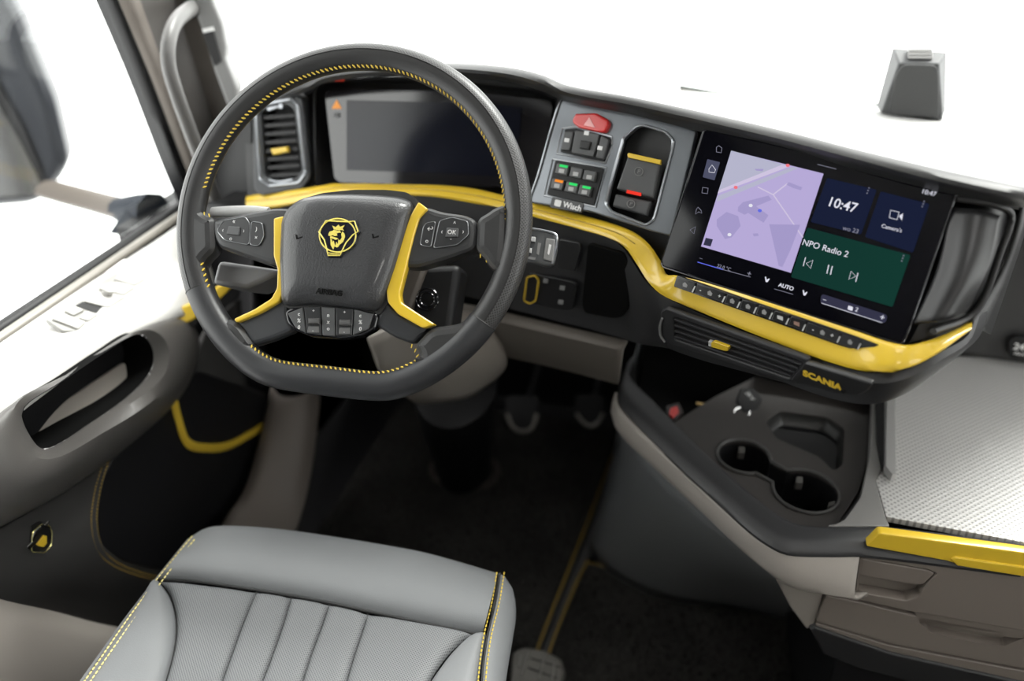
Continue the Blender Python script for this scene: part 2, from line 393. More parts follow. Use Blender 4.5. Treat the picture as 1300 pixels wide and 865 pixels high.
# ================================================================== driver's door
door = thing('door_1', 'driver side door lining with armrest, pull pocket and dark lower panel', None, (-.9, .8, .3), struct=True)
def XR(l, x): return [PX(u, v, x) for u, v in l]
r0 = XR([(-120, 520), (0, 441), (110, 366), (215, 296), (262, 263)], -.965)
r1 = XR([(-120, 580), (0, 506), (60, 463), (130, 420), (200, 388), (262, 330)], -.885)
r1b = XR([(-120, 590), (0, 517), (60, 474), (130, 430), (205, 398), (268, 350)], -.872)
r2 = XR([(-120, 605), (0, 545), (30, 520), (130, 447), (180, 421), (230, 402), (275, 380)], -.862)
loft('door_top_ledge', [r0, r1, r1b, r2], DOORTOP, door, 60, sm=4, solid=.006, label='light grey upper ledge')
# pull pocket
pk_o = [(28, 528), (34, 514), (80, 482), (130, 448), (176, 422), (190, 432), (195, 452), (190, 474), (160, 505), (110, 540), (72, 566), (56, 571), (44, 560)]
DP = Plane(V((-.84, .8, .75)), (.94, -.12, .30), (0, 1, 0)); 
# armrest band with the pocket opening cut in it (front plate + lower roll)
arm_hole = [(28, 528), (34, 514), (80, 484), (130, 450), (172, 425), (186, 430), (195, 450), (190, 474), (160, 505), (110, 540), (72, 565), (54, 570), (40, 556)]
hl = cr([PX(u, v, -.845) for u, v in arm_hole], 56, True)
inn = [p + V((-.055, 0, -.004)) for p in hl]
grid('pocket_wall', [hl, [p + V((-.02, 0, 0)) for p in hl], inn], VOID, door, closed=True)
ci = sum(inn, V()) / len(inn)
fan = pymesh('pocket_back', inn + [ci], [(i, (i + 1) % len(inn), len(inn)) for i in range(len(inn))])
finish('pocket_back', fan, BLACK, door)
slab('pocket_lining', Plane(V((-.885, .8, .72)), (.9, -.1, .35), (0, 1, 0)), [(36, 550), (85, 508), (160, 458), (163, 480), (150, 506), (105, 538), (68, 562), (50, 566)], .01, TAUPE, door, bev=.003, r=.01, label='taupe pocket lining')
# outer ring of armrest: from hole out to band edges
out_pts = [(-60, 560), (0, 545), (70, 490), (120, 455), (172, 424), (215, 404), (250, 400), (258, 440), (225, 498), (130, 592), (75, 628), (0, 668), (-60, 690)]
def ringpts():
    ins = [(28, 528), (34, 514), (80, 484), (130, 450), (172, 425), (186, 430), (195, 450), (190, 474), (160, 505), (110, 540), (72, 565), (54, 570), (40, 556)]
    mid = [(10, 530), (22, 506), (76, 480), (127, 446), (174, 419), (205, 420), (216, 445), (208, 485), (172, 520), (120, 560), (74, 588), (40, 592), (15, 570)]
    out = [(-60, 560), (0, 535), (70, 488), (122, 452), (176, 418), (215, 404), (250, 412), (238, 480), (195, 530), (135, 580), (75, 618), (0, 655), (-60, 650)]
    low = [(-60, 562), (0, 537), (70, 489), (122, 452), (176, 418), (218, 402), (256, 425), (243, 490), (203, 535), (140, 586), (78, 628), (0, 670), (-60, 690)]
    xs = (-.846, -.812, -.835, -.90)
    R = []
    for l, x in zip((ins, mid, out, low), xs):
        xl = {-.846: [-.846] * 13, -.812: [-.838, -.850, -.854, -.854, -.848, -.838, -.828, -.818, -.812, -.811, -.811, -.814, -.824],
              -.835: [-.855, -.862, -.864, -.864, -.862, -.860, -.855, -.848, -.842, -.838, -.838, -.840, -.847],
              -.90: [-.862, -.866, -.866, -.866, -.866, -.872, -.885, -.898, -.90, -.90, -.90, -.90, -.885]}[x]
        R.append([PX(u, v, xl[k]) for k, (u, v) in enumerate(l)])
    return R
Rr = [cr(r, 72, True) for r in ringpts()]
for r in Rr[1:]:
    for _ in range(6): r[:] = [(r[i - 1] + r[i] * 2 + r[(i + 1) % 72]) / 4 for i in range(72)]
C_ = [cr([r[j] for r in Rr], 10) for j in range(72)]
grid('armrest', [[C_[j][i] for j in range(72)] for i in range(10)], mat('armrest_charcoal', (.085, .080, .076), .42, bump=.25, bscale=900), door, closed=True, label='charcoal armrest around the pull pocket')
lp = [XR([(-60, 690), (0, 668), (130, 588), (230, 490), (258, 420), (300, 380)], -.90), XR([(-60, 740), (0, 762), (60, 775), (140, 796), (235, 805), (330, 810)], -.905)]
mid = [a.lerp(b, .5) + V((.004, 0, 0)) for a, b in zip(cr(lp[0], 24), cr(lp[1], 24))]
loft('lower_panel', [lp[0], mid, lp[1]], FABR, door, 30, solid=.01)
loft('sill_trim', [XR([(-60, 745), (0, 764), (60, 777), (140, 797), (235, 807), (330, 812)], -.896), XR([(-60, 800), (0, 812), (60, 820), (140, 835), (235, 850), (330, 860)], -.875), XR([(-60, 930), (0, 930), (60, 940), (140, 950), (235, 960), (330, 960)], -.87)], BEIGE, door, 30, sm=3, solid=.006, label='beige sill trim')
# map pocket with double stitching
pkp = [(480, 640)]
LPn = Plane(V((-.9, .8, .5)), (1, 0, 0), (0, 1, 0)).off(.008)
dp = [(150, 560), (128, 590), (118, 625), (114, 665), (122, 700), (150, 722), (200, 737), (240, 742)]
slab('map_pocket', LPn, [(160, 562), (132, 600), (124, 640), (122, 670), (130, 696), (158, 714), (250, 735), (350, 720), (380, 600), (340, 500), (250, 470)], .012, BLACK, door, bev=.004, r=.02, z=.004)
for o_, k in ((0, 0), (7, 1)):
    stitches('stitching', cr([LPn.pw(u + o_, v - o_ * .4, .002) for u, v in dp[1:]], 50), (1, 0, 0), .0055, .004, .0008, DTHREAD, door, lift=.001)
tube('yellow_pocket_strap', [PX(220, 503, -.885), PX(226, 530, -.885), PX(238, 562, -.885), PX(262, 569, -.885), PX(290, 566, -.885), PX(315, 553, -.885), PX(338, 539, -.885)], .0085, YELF, door, 40, 8, flat=.5, up=V((1, 0, 0)), label='yellow strap edge of the pocket')
# inner door handle (yellow)
LV = Plane(PX(240, 400, -.86), (.80, -.45, .4), (.3, .9, .1))
slab('door_handle', LV, [(199, 398), (215, 392), (240, 386), (262, 376), (294, 350), (296, 366), (268, 390), (245, 408), (222, 415), (206, 410)], .014, YEL, door, bev=.005, r=.008, z=.012, label='yellow door handle')
slab('handle_recess', LV, [(190, 404), (212, 385), (262, 368), (302, 340), (306, 378), (262, 404), (232, 425), (200, 420)], .01, BLACK, door, bev=.003, r=.01, z=-.004)
# emblem badge on the lower panel
EB = LPn
def ringslab(name, pl, pts, wd, depth, m, parent, z):
    l = [pl.off(z).w(x, y) for x, y in rnd(pl.off(z).P(pts), .004)]
    tube(name, l, wd, m, parent, closed=True, smooth_path=False, k=6, flat=.8)
bd = slab('door_badge', EB, [(40, 668), (50, 662), (60, 664), (66, 676), (64, 690), (56, 700), (40, 701), (38, 690)], .003, BLACK, door, bev=.001, z=.004, label='small chrome and yellow crest badge')
ringslab('badge_ring', EB, [(40, 690), (41, 676), (52, 666), (63, 668), (66, 676), (65, 692), (57, 702), (40, 701)], .0012, .002, PALEGOLD, bd, .006)
slab('badge_wing', EB, [(34, 695), (42, 688), (48, 689), (38, 699)], .004, CHROME, bd, bev=.001, z=.009)
slab('badge_wing', EB, [(56, 667), (62, 661), (64, 664), (59, 669)], .004, CHROME, bd, bev=.001, z=.009)
slab('badge_wing', EB, [(40, 686), (44, 675), (52, 668), (54, 671), (46, 680), (43, 688)], .003, CHROME, bd, bev=.001, z=.007)
slab('badge_heart', EB, [(47, 692), (56, 680), (60, 681), (60, 690), (56, 695), (50, 694)], .003, YEL, bd, bev=.001, z=.007)
# window switches on the ledge
WSP = Plane(V((-.92, .9, .845)), V((.24, 0, .97)), (1, 0, 0))
wz = [PX(0, 441, -.965), PX(0, 506, -.885)]
nn = (wz[1] - wz[0]).cross(V((0, 1, 0))); nn = nn if nn.z > 0 else -nn
q0_, q1_, q2_ = PX(60, 463, -.885), PX(200, 388, -.885), PX(150, 339, -.965)
nn = (q1_ - q0_).cross(q2_ - q0_); nn = nn if nn.z > 0 else -nn
WSP = Plane((q0_ + q1_ + q2_) / 3, nn, (1, 0, 0)).off(.003)
sw_m = mat('switch_light', (.50, .49, .47), .35)
slab('switch_plate', WSP, [(58, 405), (80, 420), (100, 420), (185, 363), (215, 348), (190, 336), (150, 345), (100, 372)], .006, mat('switch_plate', (.36, .355, .34), .4), door, bev=.001, r=.004, z=.003)
for i, q in enumerate([[(66, 404), (79, 397), (110, 408), (100, 417)], [(82, 394), (95, 388), (108, 393), (94, 400)], [(100, 403), (111, 394), (125, 399), (113, 407)],
           [(106, 382), (128, 370), (160, 377), (139, 390)], [(126, 366), (141, 358), (172, 365), (158, 374)], [(145, 354), (156, 347), (187, 354), (172, 362)], [(180, 332), (196, 322), (216, 326), (205, 340)]]):
    b = slab('window_switch', WSP, q, .006, sw_m, door, bev=.0015, r=.003, z=.007)
slab('switch_well', WSP, [(96, 388), (105, 383), (136, 391), (125, 399)], .004, BLACK, door, r=.001, z=.004)
tube('mirror_knob', [WSP.pw(134, 376, .006), WSP.pw(134, 376, .016)], .008, sw_m, door, 3, 20)
WSP2 = WSP

# ================================================================== exterior mirror, wipers
mir = thing('side_mirror', 'grey exterior side mirror seen through the side window, upper left', 'mirror', PX(60, 240, -1.6))
MP = Plane(PX(30, 150, -1.55), (.55, -.83, .05))
slab('mirror_housing', MP, [(-120, -120), (0, -25), (22, 12), (45, 70), (70, 130), (88, 205), (80, 222), (60, 250), (40, 262), (-120, 275)], .12, mat('mirror_housing_grey', (.030, .033, .040), .35), mir, bev=.03, r=.02, z=0)
slab('mirror_rim', MP, [(-120, -60), (-10, 60), (0, 110), (30, 160), (56, 222), (56, 240), (45, 252), (-120, 262)], .012, DARK, mir, bev=.004, r=.02, z=.008)
slab('mirror_glass', MP, [(-120, -20), (-20, 90), (0, 135), (26, 180), (50, 228), (50, 240), (42, 248), (-120, 255)], .006, CHROME, mir, r=.015, z=.012)
arm = tube('mirror_arm', [PX(60, 240, -1.5), PX(120, 256, -1.32), PX(165, 268, -1.14)], .032, mat('mirror_arm_brown', (.085, .070, .058), .7), mir, 8, 8, flat=.6, up=V((0, 0, 1)))
tube('mirror_bracket', [PX(150, 266, -1.18), PX(178, 270, -1.10), PX(196, 272, -1.06)], lambda t: .022 + .02 * t, mat('bracket_blue_grey', (.02, .024, .032), .8, spec=.2), mir, 8, 8)
hexa('bracket_foot', [PX(160, 300, -1.07), PX(215, 277, -1.07), PX(200, 252, -1.07), PX(185, 262, -1.07)] + [PX(160, 300, -1.07) + V((-.04, 0, 0)), PX(215, 277, -1.07) + V((-.04, 0, 0)), PX(200, 252, -1.07) + V((-.04, 0, 0)), PX(185, 262, -1.07) + V((-.04, 0, 0))], mat('bracket_blue_grey', (.02, .024, .032), .8, spec=.2), mir, bevel=.004)
def wiper(pts, lab, y):
    w_ = thing('windscreen_wiper', lab, 'wiper', PY(*pts[0], y), 'wipers outside the windscreen')
    tube('wiper_blade', [PY(u, v, y) for u, v in pts], .004, mat('wiper_dark', (.05, .07, .06), .4), w_, 8, 6)
    tube('wiper_arm', [PY(u, v + 5, y + .01) for u, v in pts], .004, BEIGE, w_, 8, 6)
wiper([(862, 110), (910, 118), (962, 124)], 'short wiper blade tip outside the windscreen above the switch panel', 1.74)
wiper([(992, 128), (1050, 131), (1125, 134)], 'wiper blade outside the windscreen left of the camera housing', 1.74)
tag = tube('windscreen_seal', [PY(u, v, 1.66) for u, v in ((1100, 141), (1180, 142), (1245, 145))], .003, BEIGE, None, 8, 6)
tag['label'] = 'thin beige seal line at the base of the windscreen beside the camera housing'; tag['category'] = 'seal'

# camera housing on the windscreen base
ch = thing('camera_housing', 'grey tapered camera housing standing at the base of the windscreen', 'camera housing', PY(1150, 150, 1.5))
CHP = Plane(PY(1155, 110, 1.5), (-.1, -.97, .12))
def prism(name, pl, back, front, d, m, parent, bevel=.003):
    A = [pl.pw(u, v, -d) for u, v in back]; B = [pl.pw(u, v, 0) for u, v in front]
    n = len(A); me = pymesh(name, B + A, [tuple(range(n)), tuple(range(2 * n - 1, n - 1, -1))] + [(i, i + n, (i + 1) % n + n, (i + 1) % n) for i in range(n)]); fixn(me)
    return finish(name, me, m, parent, bevel=bevel)
prism('housing_body', CHP, [(1112, 142), (1133, 64), (1205, 70), (1203, 146), (1198, 155)], [(1118, 144), (1141, 80), (1192, 80), (1197, 146), (1196, 153)], .05, HOUS, ch)
slab('housing_front', CHP, [(1128, 146), (1137, 96), (1146, 82), (1189, 83), (1192, 96), (1192, 150)], .008, mat('camera_front_grey', (.045, .046, .047), .5), ch, r=.008, bev=.002, z=.006)
for k in range(3):
    slab('housing_rib', CHP, [(1152, 62 + k * 4.5), (1184, 62 + k * 4.5), (1184, 65.5 + k * 4.5), (1153, 65.5 + k * 4.5)], .03, PALE, ch, bev=.0008, z=-.01)

# ================================================================== dashboard
dash = thing('dashboard', 'black dashboard with yellow trim strip curving around the driver', 'dashboard', (-.2, 1.5, .7))
B_top = RW([(300, 132, 1.34), (345, 118, 1.30), (385, 104, 1.27), (412, 90, 1.25), (470, 84, 1.23), (570, 81, 1.22), (645, 86, 1.21), (690, 96, 1.19), (720, 109, 1.18), (800, 124, 1.15), (900, 145, 1.12), (1000, 168, 1.08), (1100, 194, 1.03), (1200, 217, .99), (1300, 238, .97), (1330, 244, 1.0)])
zr = 1.045
B_rear = [V((x, 1.62, zr)) for x in (-.97, -.93, -.88, -.8, -.7, -.6, -.5, -.4, -.3, -.18, -.05, .1, .25, .4, .6, .8)]
B_mid = [a.lerp(b, .45) + V((0, 0, -.008)) for a, b in zip(B_top, B_rear)]
loft('dash_top', [B_top, B_mid, B_rear], mat('dash_top_grey', (.42, .42, .41), .45, bump=.1, bscale=900), dash, 80, sm=3, label='light grey top of the dashboard')
B_f1 = RW([(302, 138, 1.31), (347, 124, 1.27), (387, 110, 1.235), (412, 97, 1.21), (470, 90, 1.185), (570, 89, 1.17), (645, 95, 1.165), (690, 106, 1.15), (720, 118, 1.145), (800, 133, 1.12), (900, 156, 1.085), (1000, 180, 1.045), (1100, 206, .995), (1200, 231, .955), (1300, 252, .94), (1330, 258, .97)])
B_f2 = RW([(304, 146, 1.32), (350, 132, 1.28), (390, 116, 1.245), (414, 105, 1.22), (470, 97, 1.20), (570, 98, 1.185), (645, 104, 1.18), (688, 116, 1.165), (716, 128, 1.165), (800, 145, 1.135), (900, 170, 1.10), (1000, 193, 1.06), (1100, 220, 1.01), (1200, 245, .975), (1300, 264, .96), (1330, 270, .98)])
loft('dash_brow', [B_top, [a.lerp(b, .4) + V((0, -.006, .006)) for a, b in zip(B_top, B_f1)], B_f1, B_f2], mat('brow_black', (.028, .028, .029), .36, bump=.25, bscale=900), dash, 100, sm=4, label='soft black brow along the dash edge')
S_up = RW([(314, 249, 1.235), (345, 244, 1.23), (380, 240, 1.225), (412, 235, 1.215), (425, 233, 1.21), (470, 233, 1.20), (520, 234, 1.19), (560, 235, 1.18), (600, 239, 1.17), (640, 248, 1.155), (675, 256, 1.14), (740, 273, 1.115), (795, 290, 1.085), (820, 306, 1.065), (838, 330, 1.045), (846, 348, 1.015), (860, 350, .99), (900, 360, .975), (1000, 392, .93), (1080, 418, .90), (1145, 438, .875), (1180, 432, .895), (1205, 422, .915), (1232, 409, .945)])
S_lo = RW([(314, 265, 1.215), (345, 264, 1.21), (380, 258, 1.205), (408, 250, 1.195), (425, 247, 1.18), (470, 247, 1.17), (520, 248, 1.16), (560, 251, 1.15), (600, 258, 1.14), (640, 266, 1.13), (675, 275, 1.12), (740, 293, 1.09), (775, 304, 1.07), (795, 316, 1.055), (808, 336, 1.04), (825, 362, 1.01), (850, 380, .985), (900, 401, .96), (1000, 441, .91), (1080, 468, .872), (1128, 473, .855), (1162, 464, .865), (1195, 446, .885), (1232, 420, .925)])
S_mid = [a.lerp(b, .5) + V((0, -.004, .004)) for a, b in zip(S_up, S_lo)]
S_bk = [p + V((.004, .03, -.004)) for p in S_lo]
loft('yellow_strip', [S_up, [a.lerp(b, .12) + V((0, -.003, .003)) for a, b in zip(S_up, S_lo)], S_mid, [a.lerp(b, .9) + V((0, -.003, .003)) for a, b in zip(S_up, S_lo)], S_lo, S_bk], YEL, dash, 130, sm=3, label='glossy yellow trim strip')
tube('strip_groove', [p + V((0, -.0045, .0045)) for p in [a.lerp(b, .55) for a, b in zip(S_up[:14], S_lo[:14])]], .0009, mat('yellow_shadow_line', (.45, .29, .02), .4), dash, 60, 5)
# dash face between brow and strip
F_top = [p + V((0, .015, -.002)) for p in RW([(304, 146, 1.33), (360, 132, 1.31), (392, 118, 1.33), (414, 106, 1.36), (560, 99, 1.36), (680, 112, 1.36), (702, 126, 1.30), (716, 130, 1.18), (800, 146, 1.15), (900, 171, 1.12), (1000, 194, 1.08), (1100, 221, 1.03), (1200, 246, .99)])]
F_bot = [p + V((0, .012, -.004)) for p in RW([(310, 262, 1.24), (360, 250, 1.24), (398, 245, 1.26), (424, 237, 1.30), (540, 240, 1.30), (660, 250, 1.30), (676, 258, 1.24), (686, 262, 1.16), (750, 280, 1.13), (835, 330, 1.07), (880, 350, 1.04), (1000, 388, .97), (1140, 435, .90)])]
loft('dash_face', [F_top, F_bot], DARK, dash, 150, sharp=True)
# lower fascia under the strip
L_bot = RW([(314, 300, 1.26), (380, 305, 1.26), (470, 330, 1.25), (560, 370, 1.22), (640, 394, 1.17), (700, 409, 1.15), (797, 433, 1.105), (850, 446, 1.03), (900, 460, .985), (1000, 490, .92), (1060, 508, .885), (1108, 513, .865), (1150, 500, .875), (1205, 462, .92), (1245, 425, .97), (1258, 372, 1.02)])
L_up = RW([(314, 265, 1.225), (380, 258, 1.215), (470, 247, 1.18), (560, 251, 1.16), (640, 266, 1.14), (700, 282, 1.125), (780, 306, 1.085), (826, 364, 1.02), (870, 390, .985), (1000, 442, .918), (1080, 469, .88), (1128, 474, .863), (1162, 465, .873), (1195, 447, .893), (1232, 421, .933), (1250, 330, 1.03)])
L_1 = [a.lerp(b, .12) + V((0, -.008, 0)) for a, b in zip(L_up, L_bot)]
L_2 = [a.lerp(b, .9) + V((0, -.003, 0)) for a, b in zip(L_up, L_bot)]
L_3 = [p + V((.0, .05, -.006)) for p in L_bot]
loft('lower_fascia', [L_up, L_1, L_2, L_bot, L_3], DARK2, dash, 130, sm=2)
# barrel-shaped side right of the touchscreen
q0 = RW([(1180, 232, 1.06), (1222, 246, 1.0), (1244, 256, .985), (1270, 262, .99), (1290, 266, 1.02), (1298, 268, 1.12)])
q1 = RW([(1110, 440, .97), (1150, 436, .905), (1176, 430, .905), (1202, 420, .925), (1224, 411, .95), (1236, 405, 1.05)])
loft('dash_end', [q0, [a.lerp(b, .5) + V((0, -.012, 0)) for a, b in zip(q0, q1)], q1], mat('dash_end_black', (.012, .012, .013), .42), dash, 24, sm=6)
EP = Plane(PY(1235, 340, .95), (-.02, -.95, .3))
loft('storage_door', [RW([(1210, 264, .975), (1240, 268, .956), (1267, 275, .962)]), RW([(1192, 345, .925), (1222, 345, .908), (1252, 340, .922)]), RW([(1162, 412, .890), (1192, 408, .880), (1222, 398, .905)])], mat('door_black_satin', (.014, .014, .015), .38), dash, 20, sm=8, solid=.004)
tube('dash_end_bead', RW([(1215, 252, .97), (1262, 260, .965), (1284, 274, .975), (1270, 320, .965), (1246, 385, .95), (1226, 405, .94), (1185, 421, .895)]), .004, DARK, dash, 40, 8)
loft('dash_end_edge', [RW([(1300, 258, 1.0), (1294, 290, .99), (1272, 350, .975), (1233, 412, .94)]), RW([(1306, 264, 1.1), (1300, 300, 1.1), (1282, 355, 1.1), (1258, 425, 1.1)])], DARK, dash, 20, solid=.004)
# taupe knee panel below the fascia
K0 = RW([(520, 372, 1.22), (600, 388, 1.19), (640, 397, 1.175), (700, 411, 1.155), (797, 434, 1.115)])
K1 = RW([(520, 384, 1.21), (600, 399, 1.18), (640, 408, 1.165), (700, 422, 1.145), (792, 444, 1.105)])
K2 = RW([(520, 430, 1.26), (600, 440, 1.24), (640, 449, 1.225), (700, 462, 1.21), (786, 484, 1.17)])
K3 = RW([(520, 425, 1.55), (600, 432, 1.55), (640, 440, 1.55), (700, 452, 1.55), (786, 470, 1.55)])
loft('knee_panel', [K0, K1, K2, K3], mat('knee_taupe', (.13, .115, .10), .5, bump=.2, bscale=900), dash, 30, solid=.006, label='taupe knee panel')
# underside and left end cheek
loft('dash_underside', [[V((x, 1.18, .90)) for x in (-.9, -.6, -.3)], [V((x, 1.6, .85)) for x in (-.9, -.6, -.3)]], BLACK, dash, 6, solid=.01)
LC = RW([(255, 235, 1.36), (300, 160, 1.36), (318, 130, 1.32), (322, 250, 1.25), (318, 300, 1.26), (270, 330, 1.34)])
hexa('dash_left_cheek', RW([(225, 440, 1.36), (322, 440, 1.30), (320, 135, 1.31), (285, 150, 1.36)]) + RW([(225, 440, 1.5), (322, 440, 1.5), (320, 135, 1.5), (285, 150, 1.5)]), BLACK, dash, bevel=.006)
# storage hole as a flat plate with its shade painted black, small covers
fp_n = (L_1[6] - L_1[5]).cross(L_2[5] - L_1[5]).normalized(); fp_n = fp_n if fp_n.y < 0 else -fp_n
FP = Plane((L_1[5] + L_1[6] + L_2[5] + L_2[6]) / 4, fp_n, L_1[6] - L_1[5]).off(-.004)
slab('storage_recess_shade', FP, [(746, 309), (790, 322), (799, 333), (798, 392), (790, 403), (778, 405), (742, 398), (738, 388)], .006, VOID, dash, bev=.002, r=.008, z=.012)
slab('blank_cover', FP, [(710, 304), (736, 309), (738, 316), (730, 346), (706, 342)], .005, DARK, dash, bev=.002, r=.004, z=.012)
slab('lower_switch_cover', FP, [(664, 345), (727, 358), (733, 364), (728, 392), (720, 395), (658, 383)], .005, BLACK, dash, bev=.002, r=.004, z=.012)
for u, v in ((693, 357), (714, 366), (712, 384)):
    slab('switch_mark', FP, [(u - 3, v - 3), (u + 3, v - 2), (u + 2, v + 3), (u - 4, v + 2)], .001, GREYP, dash, z=.0135)
ringslab('yellow_switch_ring', FP, [(669, 352), (680, 350), (684, 356), (680, 382), (673, 386), (665, 382)], .0016, .002, YELF, dash, .014)

# ---- instrument cluster
CL = Plane(PY(560, 180, 1.275), (-.03, -.93, .36))
clu = thing('instrument_cluster', 'wide black glass instrument cluster behind the steering wheel', 'display', CL.pw(560, 236))
slab('cluster_glass', CL, [(412, 118), (420, 114), (500, 113), (600, 116), (697, 127), (702, 134), (694, 200), (682, 240), (560, 236), (430, 232), (424, 226)], .02, mat('cluster_gloss', (.012, .011, .013), .10, spec=.9), clu, bev=.001, r=.006, z=.012)
slab('cluster_display', CL, [(440, 127), (560, 130), (662, 136), (655, 225), (560, 220), (440, 216)], .004, DISP, clu, z=.0145)
slab('warning_triangle', CL, [(427, 127), (433, 138), (421, 138)], .002, em('triangle_orange', (1, .42, .12), .9), clu, z=.014, label='orange warning triangle')
slab('reset_button', CL, [(424, 143), (430, 143), (430, 149), (424, 149)], .003, KEYG, clu, r=.002, z=.015)
slab('red_sensor', CL.off(.01), [(424, 98), (436, 98), (436, 103), (424, 103)], .003, em('dim_red', (.5, .04, .02), .5), clu, z=.03)
# hood lining around the cluster
CH0 = [CL.pw(u, v, .006) for u, v in ((404, 236), (406, 175), (408, 114), (418, 106), (560, 107), (690, 120), (706, 128), (698, 200), (684, 244))]
CH1 = [CL.off(.018).pw(u, v) for u, v in ((404, 242), (401, 180), (399, 116), (408, 104), (560, 96), (690, 110), (716, 124), (704, 190), (680, 252))]
grid('hood_lining', [CH0, CH1], BLACK, clu, solid=.003)

# ---- left air vent
def vent_left():
    VP = Plane(PY(352, 180, 1.245), (.08, -.95, .30))
    t = thing('air_vent', 'upright silver-framed air vent left of the instrument cluster', 'air vent', VP.pw(355, 238))
    slab('vent_bezel', VP, [(320, 136), (330, 128), (374, 119), (384, 124), (394, 226), (384, 240), (330, 249), (322, 240)], .03, mat('vent_bezel_grey', (.05, .053, .058), .35), t, bev=.003, r=.006, z=.0,
         holes=[[(331, 144), (340, 137), (366, 134), (373, 139), (383, 216), (376, 226), (346, 229), (336, 222)]])
    ringslab('vent_frame', VP, [(325, 146), (333, 133), (370, 126), (378, 132), (388, 219), (379, 232), (342, 236), (331, 228)], .0028, .003, SILVER, t, .001)
    slab('vent_back', VP, [(325, 140), (378, 130), (390, 228), (330, 235)], .004, BLACK, t, z=-.026)
    for k in range(8):
        v = 146 + k * 10.6; u = 333 + k * 1.1
        s = slab('vent_slat', VP.off(-.006), [(u, v + 1), (u + 41, v - 2), (u + 41, v + 3), (u, v + 6)], .016, DARK2, t, bev=.001)
    slab('vent_knob', VP, [(343, 189), (364, 186), (366, 193), (346, 197)], .012, YEL, t, bev=.002, r=.002, z=.004, label='yellow vent knob')
    slab('vent_wheel', VP, [(338, 137), (352, 134), (353, 137), (340, 141)], .006, SILVER, t, bev=.001, z=.003, label='silver wheel of the vent')
    tube('vent_mark', [VP.pw(358, 135, .003), VP.pw(358, 135, .006)], .004, SILVER, t, 3, 12)
    tube('vent_bottom_glint', [VP.pw(u, v, .002) for u, v in ((342, 228), (355, 231), (372, 228))], .002, SILVER, t, 8, 6)
vent_left()

# ---- switch panel with hazard switch
SW = Plane(PY(765, 200, 1.135), (-.27, -.84, .46))
pan = thing('switch_panel', 'grey satin switch panel with red hazard switch beside the instrument cluster', 'control panel', SW.pw(745, 262))
brk_hole = [(807, 161), (816, 159), (844, 167), (855, 178), (853, 192), (830, 279), (820, 286), (776, 269), (769, 259), (774, 236), (791, 176)]
slab('panel_plate', SW, [(713, 127), (724, 127), (800, 142), (852, 154), (884, 166), (852, 300), (822, 292), (750, 269), (672, 257), (684, 225)], .012, PANEL, pan, bev=.002, r=.004, z=.004, holes=[brk_hole])
def chrome_edge(pts, r=.0011): tube('panel_edge', [SW.pw(u, v, .005) for u, v in pts], r, SILVER, pan, 50, 6)
chrome_edge([(673, 256), (684, 225), (713, 129), (724, 128), (800, 143), (852, 156)])
for q in ([(707, 195), (714, 163), (730, 161), (777, 174), (777, 184), (769, 207)], [(702, 202), (770, 213), (757, 263), (691, 248)]):
    tube('well_lip', [SW.off(.004).pw(u, v) for u, v in q], .0016, mat('lip_silver', (.35, .36, .38), .3, metal=.6), pan, closed=True, smooth_path=False, k=6)
hz = slab('hazard_switch', SW, [(726, 152), (730, 144), (756, 143), (772, 152), (773, 158), (768, 168), (761, 168), (734, 162), (727, 156)], .012, RED, pan, bev=.003, r=.003, z=.012, label='red hazard switch')
slab('hazard_triangle', SW, [(748, 149), (755, 162), (741, 159)], .001, mat('pink_print', (.9, .45, .45), .5), hz, z=.0128)
slab('key_well', SW, [(711, 193), (717, 164), (730, 163), (775, 175), (775, 183), (767, 205), (755, 203)], .004, BLACK, pan, bev=.001, r=.002, z=.006)
for q in ([(716, 167), (728, 167), (723, 191), (712, 190)], [(730, 165), (761, 170), (753, 199), (725, 194)], [(763, 172), (773, 177), (766, 202), (756, 200)]):
    slab('upper_key', SW, q, .008, KEYG, pan, bev=.0015, r=.002, z=.011)
slab('key_knob', SW, [(737, 178), (750, 180), (747, 190), (735, 188)], .006, DARK, pan, bev=.002, z=.015)
for u, v in ((720, 178), (745, 169), (762, 188)): slab('key_mark', SW, [(u - 3, v - 3), (u + 3, v - 2), (u + 2, v + 3), (u - 4, v + 2)], .0006, WHITEP, pan, z=.0118)
slab('key_well', SW, [(705, 203), (767, 214), (754, 261), (694, 247)], .004, BLACK, pan, bev=.001, r=.003, z=.006)
for i, (u, v) in enumerate([(713, 215), (731, 219), (748, 223), (707, 234), (725, 238), (742, 242)]):
    k = slab('lower_key', SW, [(u - 6, v - 8), (u + 9, v - 5), (u + 6, v + 8), (u - 9, v + 5)], .008, KEYG, pan, bev=.0015, r=.0015, z=.011)
    slab('key_mark', SW, [(u - 3, v - 1), (u + 3.5, v), (u + 2.5, v + 5), (u - 4, v + 4)], .0006, mat('mark_grey', (.42, .42, .42), .5), k, z=.0116)
    led = {0: LEDG, 3: LEDO, 4: LEDG, 5: LEDG}.get(i)
    if led: slab('key_lamp', SW, [(u - 2, v - 6.5), (u + 8, v - 4.5), (u + 7, v - 1.5), (u - 3, v - 3.5)], .0006, led, k, z=.0118, label='orange lamp' if i == 3 else 'green lamp')
slab('name_plate', SW, [(701, 250), (741, 258), (738, 270), (698, 263)], .003, mat('nameplate_grey', (.05, .052, .055), .4), pan, r=.002, z=.006)
text('name_lettering', 'Wisch', SW, 726.5, 262.5, .0112, mat('white_print_bright', (.8, .8, .8), .5), pan, z=.0066, bold=.0003)
slab('name_logo', SW, [(705, 253), (713, 255), (711, 263), (703, 261)], .0008, WHITEP, pan, r=.002, z=.0068)
